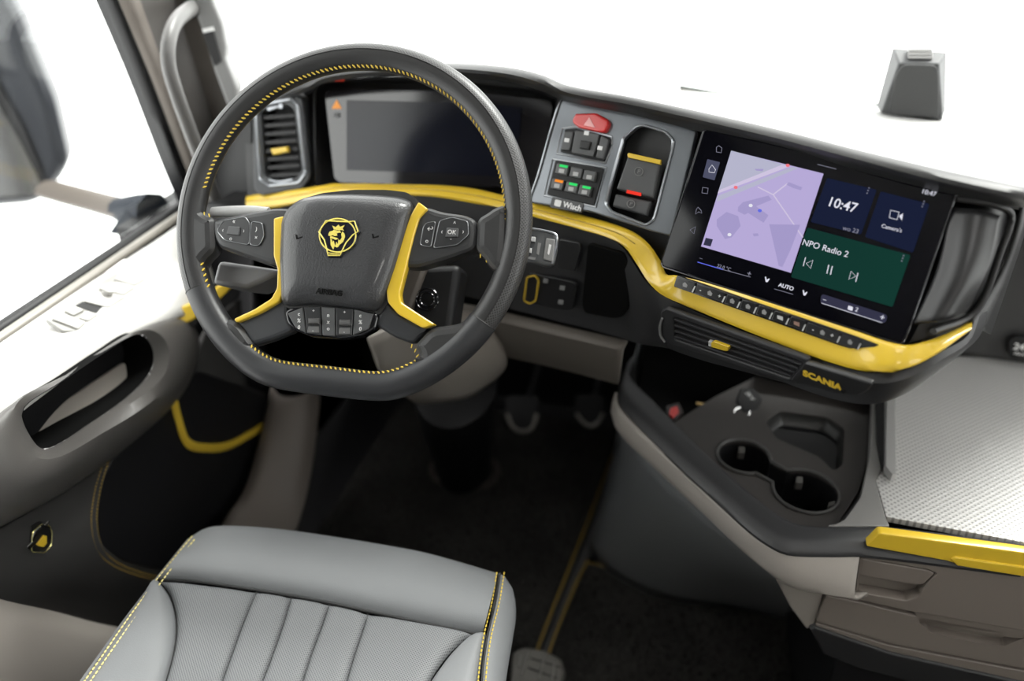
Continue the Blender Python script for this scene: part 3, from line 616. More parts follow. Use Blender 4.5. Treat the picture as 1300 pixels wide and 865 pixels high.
# parking brake unit
pb = thing('parking_brake_unit', 'parking brake lever with yellow edge in a silver-rimmed recess', 'brake control', SW.pw(800, 268))
ringslab('recess_rim', SW, brk_hole, .0022, .003, SILVER, pb, .005)
slab('recess_back', SW, [(805, 155), (862, 172), (835, 290), (765, 264)], .004, BLACK, pb, z=-.04)
L_ = SW.P(brk_hole); L_ = rnd(L_, .006)
grid('recess_wall', [[SW.w(x, y, .004) for x, y in L_], [SW.w(x, y, -.04) for x, y in L_]], GLOSS, pb, closed=True)
lev = slab('brake_lever', SW, [(797, 197), (839, 206), (830, 252), (782, 240)], .02, mat('brake_grey', (.075, .077, .08), .35), pb, bev=.003, r=.002, z=.006)
slab('lever_edge', SW, [(796, 196), (798, 194), (839, 203), (838, 209), (797, 200)], .006, YEL, lev, bev=.001, z=.012, label='yellow lever edge')
slab('lever_lamp', SW, [(796, 241), (814, 245), (813, 249), (795, 245)], .002, LEDR, lev, z=.007, label='red lamp')
slab('release_key', SW, [(781, 246), (827, 256), (821, 274), (777, 262)], .015, KEYG, pb, bev=.003, r=.002, z=.002)
for (u, v, s, z) in ((811, 218, 5.5, .0075), (801, 259, 5, .0035)):
    ringslab('brake_symbol_ring', SW, [(u + s * cos(a), v + s * sin(a)) for a in [k * pi / 6 for k in range(12)]], .0006, .001, GREYP, lev if z > .005 else pb, z)
    text('brake_symbol', 'P', SW, u, v, .008, GREYP, lev if z > .005 else pb, z=z + .0002)

# ---- touchscreen
SC = Plane(PD(1020, 300, 1.02), (-.335, -.798, .499), (.922, -.387, 0))
ts = thing('touchscreen', 'large tilted touchscreen showing a lilac map, clock and radio tiles', 'screen', SC.pw(990, 388))
scr = [(893, 163), (1218, 235), (1147, 438), (838, 338)]
slab('screen_housing', SC, [(895, 167), (1214, 238), (1145, 436), (842, 338)], .03, GLOSS, ts, bev=.004, r=.006, z=-.007)
slab('screen_glass', SC, scr, .007, SCRB, ts, bev=.0022, r=.007, z=0)
tube('glass_edge', [SC.w(x, y, -.001) for x, y in rnd(SC.P(scr), .007)], .0009, mat('edge_grey', (.12, .12, .13), .2, metal=.7), ts, closed=True, smooth_path=False, k=6)
def S(name, pts, m, z=.0006, parent=None, r=0, d=.0003, **kw): return slab(name, SC, pts, d, m, parent or ts, z=z, r=r, **kw)
def mz(l): return [(860 + x / 4.805, 160 + y / 4.805) for x, y in l]
mp = S('map_view', [(928.6, 191.5), (1045.5, 220.5), (1004, 346.5), (890, 313)], MAPL, label='lilac map view')
S('map_field', mz([(328, 150), (660, 238), (250, 398)]), MAPG, .0009, mp)
S('map_road', mz([(252, 392), (640, 236), (690, 245), (245, 412)]), MAPR, .0011, mp)
S('map_road', mz([(243, 432), (250, 425), (700, 250), (735, 258), (240, 462)]), MAPG, .0010, mp)
for a, b in (((585, 420), (765, 680)), ((585, 418), (670, 352)), ((490, 372), (585, 420))):
    dx, dy = b[0] - a[0], b[1] - a[1]; l = hypot(dx, dy); nx, ny = -dy / l * 3.5, dx / l * 3.5
    S('map_road', mz([(a[0] + nx, a[1] + ny), (b[0] + nx, b[1] + ny), (b[0] - nx, b[1] - ny), (a[0] - nx, a[1] - ny)]), MAPR, .0011, mp)
for l in ([(370, 495), (400, 465), (555, 425), (575, 450), (480, 490), (555, 545), (525, 590), (430, 530), (410, 542), (368, 520)], [(240, 570), (300, 525), (370, 550), (385, 610), (330, 680), (290, 690), (240, 610)],
          [(665, 358), (680, 343), (762, 375), (752, 392), (705, 378)], [(560, 600), (748, 603), (690, 755), (640, 860), (618, 855)], [(460, 657), (490, 655), (496, 670), (466, 674)], [(470, 262), (525, 262), (520, 276), (480, 272)]):
    S('map_building', mz(l), MAPB, .0012, mp)
for u, v, m in ((934, 238, MAPD), (1000, 210, MAPD), (964.5, 267.5, LINEB), (953, 261, SCRW), (926, 298, SCRW)):
    S('map_pin', [(u + 2.6 * cos(a), v + 2.2 * sin(a)) for a in [k * pi / 4 for k in range(8)]], m, .0015, mp)
S('map_badge', [(896, 302), (905, 304), (902, 313), (893, 311)], PILL, .0014, mp)
S('clock_tile', [(1050, 226), (1113, 241), (1093, 298), (1029, 282)], NAVY, r=.002)
S('camera_tile', [(1118, 243), (1180, 259), (1159, 321), (1098, 301)], NAVY, r=.002)
S('radio_tile', [(1025, 289), (1156, 324), (1133, 390), (1004, 352)], GREEN, r=.002, label='dark green radio tile')
S('home_tile', [(898, 202), (914, 206), (907, 229), (892, 225)], HOME, r=.001)
text('clock_digits', '10:47', SC, 1069, 260.5, .0155, SCRW, ts, z=.0012, bold=.00015)
text('date_text', 'wo 23', SC, 1080, 292, .0072, SCRG, ts, z=.0012)
text('camera_text', "Camera's", SC, 1132, 290, .0060, SCRW, ts, z=.0012)
text('status_clock', '10:47', SC, 1179, 245, .0070, SCRW, ts, z=.0012)
text('station_text', 'NPO Radio 2', SC, 1047.5, 315.5, .0100, SCRW, ts, z=.0012)
text('auto_text', 'AUTO', SC, 998, 364.5, .0066, SCRW, ts, z=.0012, bold=.0001)
text('temperature_text', '22.0 °C', SC, 919, 340, .006, SCRG, ts, z=.0012)
text('minus_sign', '–', SC, 890, 328, .008, SCRG, ts, z=.0012)
text('plus_sign', '+', SC, 951, 348, .010, SCRG, ts, z=.0012)
def sl_(a, b, wd, m, z=.0012, nm='screen_line', parent=None):
    A, B = V((*SC.loc(*a), 0)), V((*SC.loc(*b), 0)); d = (B - A).normalized(); n = V((-d.y, d.x, 0)) * wd / 2
    return slab(nm, SC, [(A + n)[:2], (B + n)[:2], (B - n)[:2], (A - n)[:2]], .0003, m, parent or ts, z=z, local=True)
def outline(pts, wd, m, nm, parent=None):
    L = SC.off(.001).P(pts); tube(nm, [SC.w(x, y, .001) for x, y in L], wd / 2, m, parent or ts, closed=True, smooth_path=False, k=5, flat=.3, up=SC.n)
sl_((886, 333), (918, 342.5), .0011, LINEB, nm='temperature_line'); sl_((918, 342.5), (953, 352), .0006, SCRG, nm='temperature_line')
sl_((983, 367), (1007, 374), .0005, SCRG); sl_((1038, 209), (1062, 215), .0006, SCRG)
S('fan_bar', [(1043, 373), (1127, 400), (1124, 411), (1041, 385)], PILL, .0008, r=.004)
sl_((1043, 385), (1120, 410), .0006, SCRW, nm='fan_bar_line')
text('fan_minus', '–', SC, 1047, 380.5, .008, SCRW, ts, z=.0014); text('fan_speed', '2', SC, 1087.5, 393.5, .007, SCRW, ts, z=.0014); text('fan_plus', '+', SC, 1120, 403.5, .010, SCRW, ts, z=.0014)
S('fan_symbol', [(1077, 388), (1083, 390), (1082, 395), (1076, 393)], SCRW, .0014, r=.001)
# camera symbol, transport keys, small symbols
outline([(1130.5, 267), (1141.5, 269.5), (1139, 279), (1129, 276.5)], .0009, SCRW, 'camera_symbol'); S('camera_lens', [(1141, 274.5), (1146.5, 271), (1145, 280)], SCRW, .0012)
sl_((1023, 327), (1020, 338), .0009, SCRW, nm='previous_key'); outline([(1032, 330.5), (1029, 341), (1023.5, 334.5)], .0008, SCRW, 'previous_key')
sl_((1052.5, 336.5), (1050, 347.5), .0010, SCRW, nm='pause_key'); sl_((1057, 338), (1054.5, 349), .0010, SCRW, nm='pause_key')
outline([(1080.5, 344.5), (1086.5, 351), (1077.5, 355)], .0008, SCRW, 'next_key'); sl_((1089.5, 347), (1086.5, 358), .0009, SCRW, nm='next_key')
for k, (u, v) in enumerate(((912.5, 190), (904, 214.5), (895, 242), (887, 267), (880, 292))):
    pts = {0: [(-3, -3), (0, -5), (4, -2), (3, 4), (-3, 3)], 1: [(-4, 0), (0, -5), (4.5, 1), (3, 5), (-4, 4)], 2: [(-3, -4), (4, -3), (3, 4), (-4, 3)], 3: [(-3, -1), (-1, -4), (3, 0), (4, 4), (0, 2), (-4, 5)], 4: [(3, -4), (1, 5), (-4, 0)]}[k]
    outline([(u + x, v + y) for x, y in pts], .0008, SCRW if k == 1 else SCRG, 'side_symbol')
for u, v, m in ((974, 355, SCRW), (1022, 372, SCRW)):
    S('seat_symbol', [(u - 3, v - 3.5), (u - 1.6, v - 3.5), (u - .6, v + .5), (u + 2.4, v - 1.5), (u + 3, v - .6), (u + .2, v + 3.4), (u - 2, v + 3)], m, .0012)
for (u, v) in ((1102, 242), (1172, 259), (1146, 328)):
    for k in (-1, 0, 1): S('menu_dot', [(u - k * 1.2 + .9 * cos(a), v + k * 3.4 + .9 * sin(a)) for a in [q * pi / 3 for q in range(6)]], SCRG, .0012)

# ---- key row set in the yellow shelf
KR = Plane(PY(985, 400, .925), None or (-.30, -.62, .72), (.922, -.387, 0))
P_a, P_b, P_c = PY(858, 352, .985), PY(1112, 438, .885), PY(860, 364, .978)
nrm = (P_b - P_a).cross(P_c - P_a); nrm = nrm if nrm.y < 0 else -nrm
SUa, SUb = S_up[17], S_up[20]; SLa, SLb = S_lo[17], S_lo[19]
nrm = (SUb - SUa).cross(SLa - SUa).normalized(); nrm = nrm if nrm.y < 0 else -nrm
KR = Plane((SUa + SUb + SLa + SLb) / 4, nrm, (SUb - SUa)).off(.007)
kr = thing('climate_key_row', 'black row of climate and volume keys set in the yellow trim below the touchscreen', 'key panel', KR.pw(985, 408))
slab('key_row_base', KR, [(859, 350), (1116, 438), (1096, 450), (855, 364)], .014, GLOSS, kr, bev=.001, r=.002, z=.0)
bx = [(859, 350), (884, 358), (922, 371), (941, 378), (962, 385), (982, 392), (1003, 399), (1024, 407), (1068, 422), (1094, 431)]
for i in range(len(bx) - 1):
    a, b = bx[i], bx[i + 1]; a = (a[0] + 1.5, a[1] + 2.4); b = (b[0] - 1, b[1] + 1.4)
    k = slab('key', KR, [a, b, (b[0] - 4.5, b[1] + 12), (a[0] - 4.5, a[1] + 12)], .004, mat('key_black', (.014, .014, .015), .18), kr, bev=.0008, z=.003)
    cx_, cy_ = (a[0] + b[0]) / 2 - 2, (a[1] + b[1]) / 2 + 6
    s = ['⌂', '-  ı  +', '≡', '≈', 'P', '', '', '- ◁ +', ''][i]
    if i in (1, 7):
        text('key_minus', '-', KR, cx_ - 12, cy_ - 4, .008, WHITEP, k, z=.0033); text('key_plus', '+', KR, cx_ + 12, cy_ + 4, .007, WHITEP, k, z=.0033)
    mc = {5: PALE, 6: mat('brown_print', (.28, .16, .12), .5)}.get(i, GREYP)
    slab('key_symbol', KR, [(cx_ - 4, cy_ - 3), (cx_ + 3, cy_ - 1), (cx_ + 3, cy_ + 4), (cx_ - 4, cy_ + 1)] if i in (5, 6) else [(cx_ - 3, cy_ - 2), (cx_, cy_ - 3.4), (cx_ + 3, cy_ + .5), (cx_ + 1.5, cy_ + 3.6), (cx_ - 3, cy_ + 2)], .0004, mc, k, z=.0034)
    slab('key_divider', KR, [(b[0] - 1.5, b[1] + 4), (b[0] + .2, b[1] + 4), (b[0] - 3.5, b[1] + 12), (b[0] - 5.2, b[1] + 11.6)], .0006, PALE, kr, z=.0035)

# ---- centre air vent and lettering plate
fc_n = (L_1[9] - L_1[8]).cross(L_2[8] - L_1[8]).normalized(); fc_n = fc_n if fc_n.y < 0 else -fc_n
FC = Plane((L_1[8] + L_1[9] + L_2[8] + L_2[9]) / 4, fc_n, L_1[9] - L_1[8]).off(.006)
av = thing('air_vent', 'long low air vent with yellow tab below the yellow trim and touchscreen', 'air vent', FC.pw(930, 450))
slab('vent_surround', FC, [(838, 396), (846, 392), (1028, 457), (1012, 488), (1000, 486), (850, 438), (838, 428)], .008, DARK2, av, bev=.003, r=.005, z=.002, holes=[[(856, 403), (1019, 461), (1002, 481), (856, 431)]])
slab('vent_back', FC, [(850, 398), (1022, 458), (1004, 484), (852, 434)], .003, BLACK, av, z=-.004)
for k in range(4):
    f = (k + .35) / 4; a = (856, 403 + 28 * f); b = (1019 - 17 * f, 461 + 20 * f)
    slab('vent_slat', FC, [a, b, (b[0] - 1, b[1] + 2.2), (a[0], a[1] + 2.4)], .008, DARK2, av, bev=.0006, z=.003)
slab('vent_tab', FC, [(902, 436), (906, 434), (925, 441), (924, 446), (919, 446), (903, 441)], .008, YEL, av, bev=.001, z=.007, label='yellow vent tab')
slab('vent_tab_clip', FC, [(899, 434), (903, 435), (903, 441), (899, 440)], .008, PALE, av, bev=.001, z=.007)
tube('vent_wheel', [FC.pw(u, v, .004) for u, v in ((843, 402), (840, 412), (841, 424), (846, 432))], .0018, mat('wheel_grey', (.2, .2, .2), .3), av, 12, 6)
PLT = mat('plate_black', (.018, .018, .019), .35)
lpz = slab('lettering_plate', FC, [(1022, 461), (1108, 488), (1100, 498), (1090, 503), (1062, 500), (1003, 484)], .008, PLT, av, bev=.002, r=.004, z=.007)
text('brand_lettering', 'SCANIA', FC, 1043.5, 483.5, .0130, mat('lettering_gold', (.70, .47, .04), .4), lpz, z=.0076, bold=.0007, sx=1.02)
tube('plate_screw', [FC.pw(1075, 491, .006), FC.pw(1075, 491, .009)], .0028, BLACK, lpz, 3, 12)

# ================================================================== steering column
sc_ = thing('steering_column', 'taupe steering column shroud running down behind the wheel to a black boot', 'steering column', PZ(590, 600, .0))
ZW = Plane(PD(437, 285, 1.1), V((sin(radians(4)) * cos(radians(37)), -cos(radians(4)) * cos(radians(37)), sin(radians(37)))))
WH = ZW
cc = WH.w(.005, -.02, -.05); ax = -WH.n
pA = [cc, cc + ax * .07, cc + ax * .16, cc + ax * .24]
tube('column_shroud', pA, lambda t: .055 + .012 * t, mat('shroud_dark', (.05, .048, .046), .5), sc_, 12, 24, flat=.8, up=WH.b)
# taupe lower shroud: seen between lower spokes and under the rim
T0 = RW([(468, 424, 1.08), (520, 405, 1.06), (575, 395, 1.10), (610, 398, 1.18)])
T1 = RW([(492, 478, 1.16), (530, 470, 1.12), (590, 462, 1.15), (640, 452, 1.22)])
T2 = RW([(532, 508, 1.24), (560, 505, 1.20), (590, 500, 1.21), (625, 478, 1.28)])
loft('lower_shroud', [T0, T1, T2], TAUPE, sc_, 20, sm=5, solid=.01, label='taupe lower shroud')
tube('column_boot', [PY(578, 480, 1.32), PY(580, 520, 1.42), PZ(588, 575, .12), PZ(590, 596, .02)], lambda t: .105 - .022 * t, BLACK, sc_, 16, 28, flat=.8, up=V((1, 0, 0)))
cb = PZ(590, 598, .012)
tube('boot_ring', [cb + V((.088 * cos(a), .075 * sin(a), 0)) for a in [k * pi / 12 for k in range(24)]], .009, TAUPED, sc_, closed=True, smooth_path=False, k=8, label='brown ring at the foot')
# light grey stub behind left spoke, ignition
hexa('column_side_cover', [WH.pw(254, 356, -.03), WH.pw(300, 362, -.03), WH.pw(350, 338, -.03), WH.pw(262, 325, -.03), WH.pw(262, 356, -.10), WH.pw(300, 360, -.10), WH.pw(350, 338, -.10), WH.pw(275, 328, -.10)], mat('cover_grey', (.16, .16, .165), .4), sc_, bevel=.006, label='light grey side cover')
IG = WH.off(-.09)
hexa('ignition_housing', [IG.pw(520, 432), IG.pw(572, 425), IG.pw(585, 335), IG.pw(528, 338), IG.pw(525, 432, -.06), IG.pw(572, 425, -.06), IG.pw(585, 335, -.06), IG.pw(532, 338, -.06)], BLACK, sc_, bevel=.01)
hexa('ignition_cheek', [IG.pw(500, 400, .01), IG.pw(522, 398, .01), IG.pw(545, 338, .01), IG.pw(520, 338, .01), IG.pw(500, 400, -.04), IG.pw(522, 398, -.04), IG.pw(545, 338, -.04), IG.pw(520, 338, -.04)], TAUPED, sc_, bevel=.006)
for s in (14, 9): ringslab('ignition_ring', IG, [(542 + s * cos(a), 380 + s * sin(a)) for a in [k * pi / 8 for k in range(16)]], .0016, .002, GLOSS, sc_, .004)
def stalk(name, lab):
    q = [WH.pw(312, 266, -.012), WH.pw(285, 266, -.012), WH.pw(264, 267, -.012)]
    t = tube(name, [WH.pw(335, 268, -.014)] + q, lambda t: .0085 - .0015 * t, mat('stalk_grey', (.40, .40, .40), .4), None, 14, 12)
    t['label'] = lab; t['category'] = 'stalk'; return t
stalk('indicator_stalk', 'light grey control stalk poking out behind the left spoke of the steering wheel')
SK = WH.off(-.045)
st = thing('retarder_stalk', 'grey paddle stalk with small switches right of the steering wheel rim', 'stalk', SK.pw(655, 310))
tube('stalk_arm', [SK.pw(600, 318, -.02), SK.pw(640, 312, -.012), SK.pw(670, 310, -.012)], .008, DARK2, st, 8, 10)
slab('stalk_body', SK, [(628, 287), (664, 287), (694, 292), (708, 298), (706, 318), (702, 336), (694, 338), (676, 333), (640, 331), (626, 325)], .018, mat('stalk_body_grey', (.12, .125, .13), .35, metal=.3), st, bev=.004, r=.006, z=0)
tube('stalk_edge', [SK.pw(u, v, .001) for u, v in ((662, 289), (694, 294), (707, 300), (704, 320), (701, 335))], .0016, SILVER, st, 24, 6)
slab('stalk_key', SK, [(693, 302), (705, 304), (702, 333), (689, 329)], .006, KEYL, st, bev=.0015, r=.002, z=.003)
for u, v in ((673, 303), (668, 317)):
    b = slab('rocker', SK, [(u - 9, v - 5), (u + 8, v - 3), (u + 6, v + 5), (u - 11, v + 3)], .004, BLACK, st, bev=.001, z=.002)
    slab('rocker_tip', SK, [(u - 1, v - 3), (u + 7, v - 2), (u + 6, v + 4), (u - 2, v + 3)], .005, PALE, b, bev=.001, z=.005)
slab('stalk_print', SK, [(683, 308), (687, 309), (684, 324), (681, 322)], .0004, GREYP, st, z=.0006)
slab('stalk_print', SK, [(697, 310), (700, 311), (697, 324), (695, 322)], .0004, WHITEP, st, z=.0035)
slab('stalk_print', SK, [(664, 325), (680, 327), (679, 330), (663, 328)], .0004, GREYP, st, z=.0006)

# ================================================================== steering wheel
sw = thing('steering_wheel', 'black leather steering wheel with yellow stitching and yellow spoke trims', 'steering wheel', WH.w(0, 0, -.03))
def rimr(a):
    r = .2345
    s = -sin(a)
    if s > 0:
        q = .2215 / s; r = -math.log(math.exp(-r * 220) + math.exp(-q * 220)) / 220 if q < .5 else r
    return r
CX, CY = .0065, .0035
NS = 200; TR, TZ = .0175, .0165
def rim_strip(name, m, a0, a1, t0, t1, nt=12, k=1.0, uvs=True, n=NS, **kw):
    """part of the rim: wheel angle a0..a1, section angle t0..t1 (0 = outwards, 90 = towards driver, 180 = inwards)"""
    R = []; 
    for i in range(n + 1):
        a = radians(a0 + (a1 - a0) * i / n); rc = rimr(a) - TR; d = V((cos(a), sin(a)))
        fat = 1 + .10 * max(0, -sin(a)) 
        row = []
        for j in range(nt + 1):
            t = radians(t0 + (t1 - t0) * j / nt); rr = rc + cos(t) * TR * k * (fat if cos(t) < 0 else 1); z = sin(t) * TZ * k
            row.append(WH.w(CX + d.x * rr, CY + d.y * rr, z))
        R.append(row)
    L = radians(a1 - a0) * .22; W_ = radians(t1 - t0) * TR
    return grid(name, R, m, sw, uv=(lambda i, j: (L * i / n, W_ * j / nt)), ang=1.2, **kw)
SEAM0, SEAM1 = -30, 209
rim_strip('perforated_grip', LEATHP, SEAM0, SEAM1, -110, 74, label='perforated outer grip leather')
rim_strip('smooth_grip', LEATH, SEAM0, SEAM1, 79, 250, k=1.0)
rim_strip('grip_seam', PIPE, SEAM0, SEAM1, 72, 81, nt=2, k=.94)
rim_strip('lower_grip', mat('lower_leather', (.028, .029, .032), .34, bump=.2, bscale=1200), SEAM1, 360 + SEAM0, 0, 360, nt=28, k=1.03, n=110, label='smooth lower rim leather')
for a in (SEAM0, SEAM1):
    aa = radians(a); rc = rimr(aa) - TR; d = V((cos(aa), sin(aa)))
    tube('cross_seam', [WH.w(CX + d.x * (rc + cos(t) * TR * 1.01), CY + d.y * (rc + cos(t) * TR * 1.01), sin(t) * TZ * 1.01) for t in [k * pi / 12 for k in range(24)]], .0009, PIPE, sw, closed=True, smooth_path=False, k=5)
# leather flares where the spokes meet the rim
FL = mat('flare_leather', (.026, .026, .027), .4, bump=.2, bscale=1200)
for q in ([(226, 300), (232, 258), (249, 262), (257, 272), (270, 275), (272, 318), (258, 330), (250, 350), (238, 360)],
          [(646, 300), (646, 255), (626, 262), (618, 268), (604, 276), (602, 316), (612, 326), (622, 342), (640, 350)],
          [(238, 385), (252, 372), (262, 393), (278, 402), (300, 407), (322, 438), (313, 446), (311, 456), (318, 466), (300, 466), (262, 425)],
          [(638, 392), (620, 378), (600, 400), (582, 410), (552, 414), (542, 418), (524, 438), (531, 450), (530, 462), (522, 468), (556, 468), (600, 424)]):
    slab('spoke_flare', WH, q, .030, FL, sw, bev=.012, r=.012, z=.0125)
# stitching on the inner side
def inner_path(a0, a1, t=150, n=160, k=1.02):
    P = []
    for i in range(n):
        a = radians(a0 + (a1 - a0) * i / (n - 1)); rc = rimr(a) - TR; fat = 1 + .10 * max(0, -sin(a)); tt = radians(t)
        P.append(WH.w(CX + cos(a) * (rc + cos(tt) * TR * k * fat), CY + sin(a) * (rc + cos(tt) * TR * k * fat), sin(tt) * TZ * k))
    return P
cw = WH.w(CX, CY, .03)
for (a0, a1, nm) in ((5, 172, 0), (197, 210, 1), (239, 304, 2)):
    ip = inner_path(a0, a1); 
    def nf(t, a0=a0, a1=a1):
        a = radians(a0 + (a1 - a0) * t); return (WH.a * -cos(a) + WH.b * -sin(a)) * .7 + WH.n * .7
    stitches('stitching', ip, nf,   .0060, .0056, .0009, THREAD, sw, ang=.9, lift=.0009)
    stitches('stitching', ip, nf, .0060, .0036, .0007, DTHREAD, sw, ang=-.7, lift=.0006)
def edge_st(pts, ang=.9): stitches('stitching', cr([WH.pw(u, v, .004) for u, v in pts], 30), WH.n, .0052, .0052, .0008, THREAD, sw, ang=ang, lift=.0012)
edge_st([(254, 262), (259, 271), (268, 275)]); edge_st([(256, 352), (262, 388), (276, 400)]); edge_st([(611, 326), (620, 333), (626, 338)])
edge_st([(320, 438), (312, 446), (312, 456), (318, 464)]); edge_st([(524, 440), (531, 450), (530, 460)])
# spokes
SPK = mat('spoke_satin', (.038, .039, .041), .33)
slab('upper_spoke', WH, [(268, 279), (285, 275), (310, 270), (348, 263), (372, 264), (372, 335), (346, 338), (300, 322), (276, 314), (269, 300)], .034, SPK, sw, bev=.008, r=.008, z=.008)
slab('upper_spoke', WH, [(506, 262), (542, 262), (560, 268), (590, 272), (605, 279), (606, 296), (603, 316), (570, 328), (530, 340), (506, 338)], .034, SPK, sw, bev=.008, r=.008, z=.008)
LSP = mat('lower_spoke_grey', (.034, .036, .040), .36)
slab('lower_spoke', WH, [(298, 407), (346, 382), (356, 360), (366, 372), (366, 402), (374, 420), (345, 432), (318, 440)], .022, LSP, sw, bev=.006, r=.006, z=.004)
slab('lower_spoke', WH, [(486, 372), (496, 388), (508, 400), (540, 414), (544, 416), (524, 437), (500, 428), (474, 412), (480, 396)], .022, LSP, sw, bev=.006, r=.006, z=.004)
slab('yellow_spoke_trim', WH, [(347, 277), (361, 274), (362, 330), (362, 366), (354, 383), (330, 397), (300, 410), (296, 405), (322, 393), (344, 379), (351, 366), (352, 342), (347, 325)], .016, YEL, sw, bev=.002, r=.003, z=.012, label='yellow spoke trim')
slab('yellow_spoke_trim', WH, [(531, 256), (543, 265), (532, 277), (525, 300), (518, 328), (516, 337), (511, 356), (507, 373), (509, 384), (530, 398), (552, 412), (537, 417), (505, 399), (492, 384), (490, 370), (500, 339), (512, 298), (521, 273)], .016, YEL, sw, bev=.002, r=.003, z=.012, label='yellow spoke trim')
# airbag cover
hubo = [(361, 387), (359, 330), (361, 283), (368, 268), (385, 254), (410, 247), (450, 243), (490, 243), (514, 246), (526, 254), (527, 266), (519, 298), (505, 345), (490, 385), (481, 397), (440, 392), (400, 388), (372, 390)]
dome('airbag_cover', WH, hubo, .011, .017, HUBM, sw, power=8, skirt=.03, r=.006, adj=lambda x, y: (0 if y < .016 else 23 * (y - .016) ** 2))
HB = WH.off(.0285)
slab('airbag_seam', WH, [(358, 388), (357, 330), (359, 283), (367, 266), (385, 252), (410, 245), (450, 241), (490, 241), (516, 244), (529, 253), (530, 266), (521, 298), (507, 345), (492, 386), (482, 400), (440, 395), (400, 391), (370, 393)], .02, PIPE, sw, z=.006, r=.005)
text('airbag_lettering', 'AIRBAG', HB.off(-.0035), 418, 371.5, .0098, mat('dark_emboss', (.005, .005, .005), .6, spec=.1), sw, z=.0022, ext=.0008, bold=.0002)
for u, v in ((380, 301), (477, 300)): slab('horn_mark', HB, [(u - 5, v - 3), (u - 3, v - 3), (u - 2, v + 1), (u + 4, v - 1), (u + 4, v + 1), (u - 4, v + 3)], .0006, mat('dark_emboss', (.012, .012, .012), .5), sw, z=-.0005)
# crest on the hub
def cz(l): return [(395 + x / 12.357, 265 + y / 12.357) for x, y in l]
cr_ = slab('hub_crest', HB, cz([(105, 370), (250, 180), (300, 170), (440, 120), (600, 180), (690, 185), (770, 370), (720, 430), (690, 560), (500, 690), (470, 770), (265, 765), (240, 690), (140, 560), (120, 420)]), .004, mat('crest_black', (.010, .011, .022), .15, coat=.6), sw, bev=.0008, r=.001, z=.0015, label='black shield crest with yellow griffin head')
def line(nm, pts, wd, m, parent, pl, z, closed=False, n=40, smooth=True):
    tube(nm, [pl.pw(u, v, z) for u, v in pts], wd, m, parent, n=n, k=6, closed=closed, flat=.6, up=pl.n, smooth_path=smooth)
GOLDY = mat('crest_yellow', (.78, .66, .14), .3)
ccx, ccy = 425, 440
line('crest_circle', cz([(ccx + 285 * cos(a), ccy - 15 + 262 * sin(a)) for a in [k * pi / 12 for k in range(24)]]), .0009, GOLDY, cr_, HB, .0022, True, 48)
line('crest_border', cz([(130, 375), (245, 200), (310, 200), (600, 215), (690, 205), (745, 365), (670, 415), (560, 540), (490, 680), (465, 740), (275, 740), (262, 660), (220, 500), (150, 400)]), .0009, GOLDY, cr_, HB, .0026, True, smooth=False)
line('crest_inner_line', cz([(270, 700), (380, 712), (480, 700)]), .0006, GOLDY, cr_, HB, .0024)
slab('griffin_mane', HB, cz([(300, 475), (305, 570), (320, 600), (345, 640), (365, 590), (400, 610), (425, 600), (440, 570), (470, 545), (500, 520), (530, 440), (520, 390), (490, 360), (470, 400), (480, 450), (450, 500), (425, 480), (420, 560), (395, 520), (375, 590), (350, 500), (330, 530), (325, 480)]), .0008, GOLDY, cr_, z=.0026)
slab('griffin_head', HB, cz([(270, 395), (290, 360), (340, 345), (355, 330), (420, 345), (450, 340), (465, 380), (430, 375), (400, 390), (410, 420), (370, 430), (330, 415), (310, 430), (380, 450), (430, 470), (380, 490), (340, 470), (295, 465), (300, 430), (270, 425)]), .0008, GOLDY, cr_, z=.0026)
slab('griffin_crown', HB, cz([(355, 325), (330, 265), (385, 290), (430, 250), (450, 285), (525, 260), (490, 310), (515, 345), (470, 335), (410, 335)]), .0008, GOLDY, cr_, z=.0026)
# spoke key clusters
BP = WH.off(.0085); KF = mat('wheel_key_face', (.030, .031, .033), .3); KE = mat('wheel_key_edge', (.26, .27, .28), .3, metal=.5)
def cluster(big, small, ctr, marks):
    for nm, q in (('control_pad', big), ('side_key', small)):
        k = slab(nm, BP, q, .004, KF, sw, bev=.0012, r=.002, z=.002)
        ringslab('key_rim', BP, q, .0005, .001, KE, k, .0021)
        if nm == 'control_pad': slab('pad_button', BP, ctr, .004, KEYG, k, bev=.001, r=.001, z=.0045); kk = k
        else: ks = k
    for u, v, s in marks: text('key_print', s, BP, u, v, .0075, WHITEP, ks if (small[0][0] - 3 < u < small[0][0] + 22 and abs(u - sum(p[0] for p in small) / len(small)) < 8) else kk, z=.0026 if abs(u - sum(p[0] for p in ctr) / 4) > 4 or abs(v - sum(p[1] for p in ctr) / 4) > 4 else .0048)
cluster([(275, 293), (284, 280), (311, 275), (317, 283), (316, 311), (285, 305)], [(319, 281), (333, 283), (335, 300), (329, 312), (317, 311)], [(290, 287), (304, 288), (303, 299), (287, 297)],
        [(297, 281, '«'), (283, 292, '‹'), (309.5, 293, '›'), (293, 303, 'o'), (325.5, 291, ')'), (325, 302, '×')])
cluster([(558, 280), (574, 276), (594, 281), (595, 298), (580, 311), (550, 315)], [(537, 289), (541, 283), (553, 281), (547, 314), (533, 311)], [(567, 289), (582, 290), (581, 301), (565, 301)],
        [(577, 284, '^'), (561, 294, '‹'), (588, 294, '›'), (572, 306, 'ˇ'), (573.5, 295, 'OK'), (546, 291, '↩'), (542, 306, 'o')])
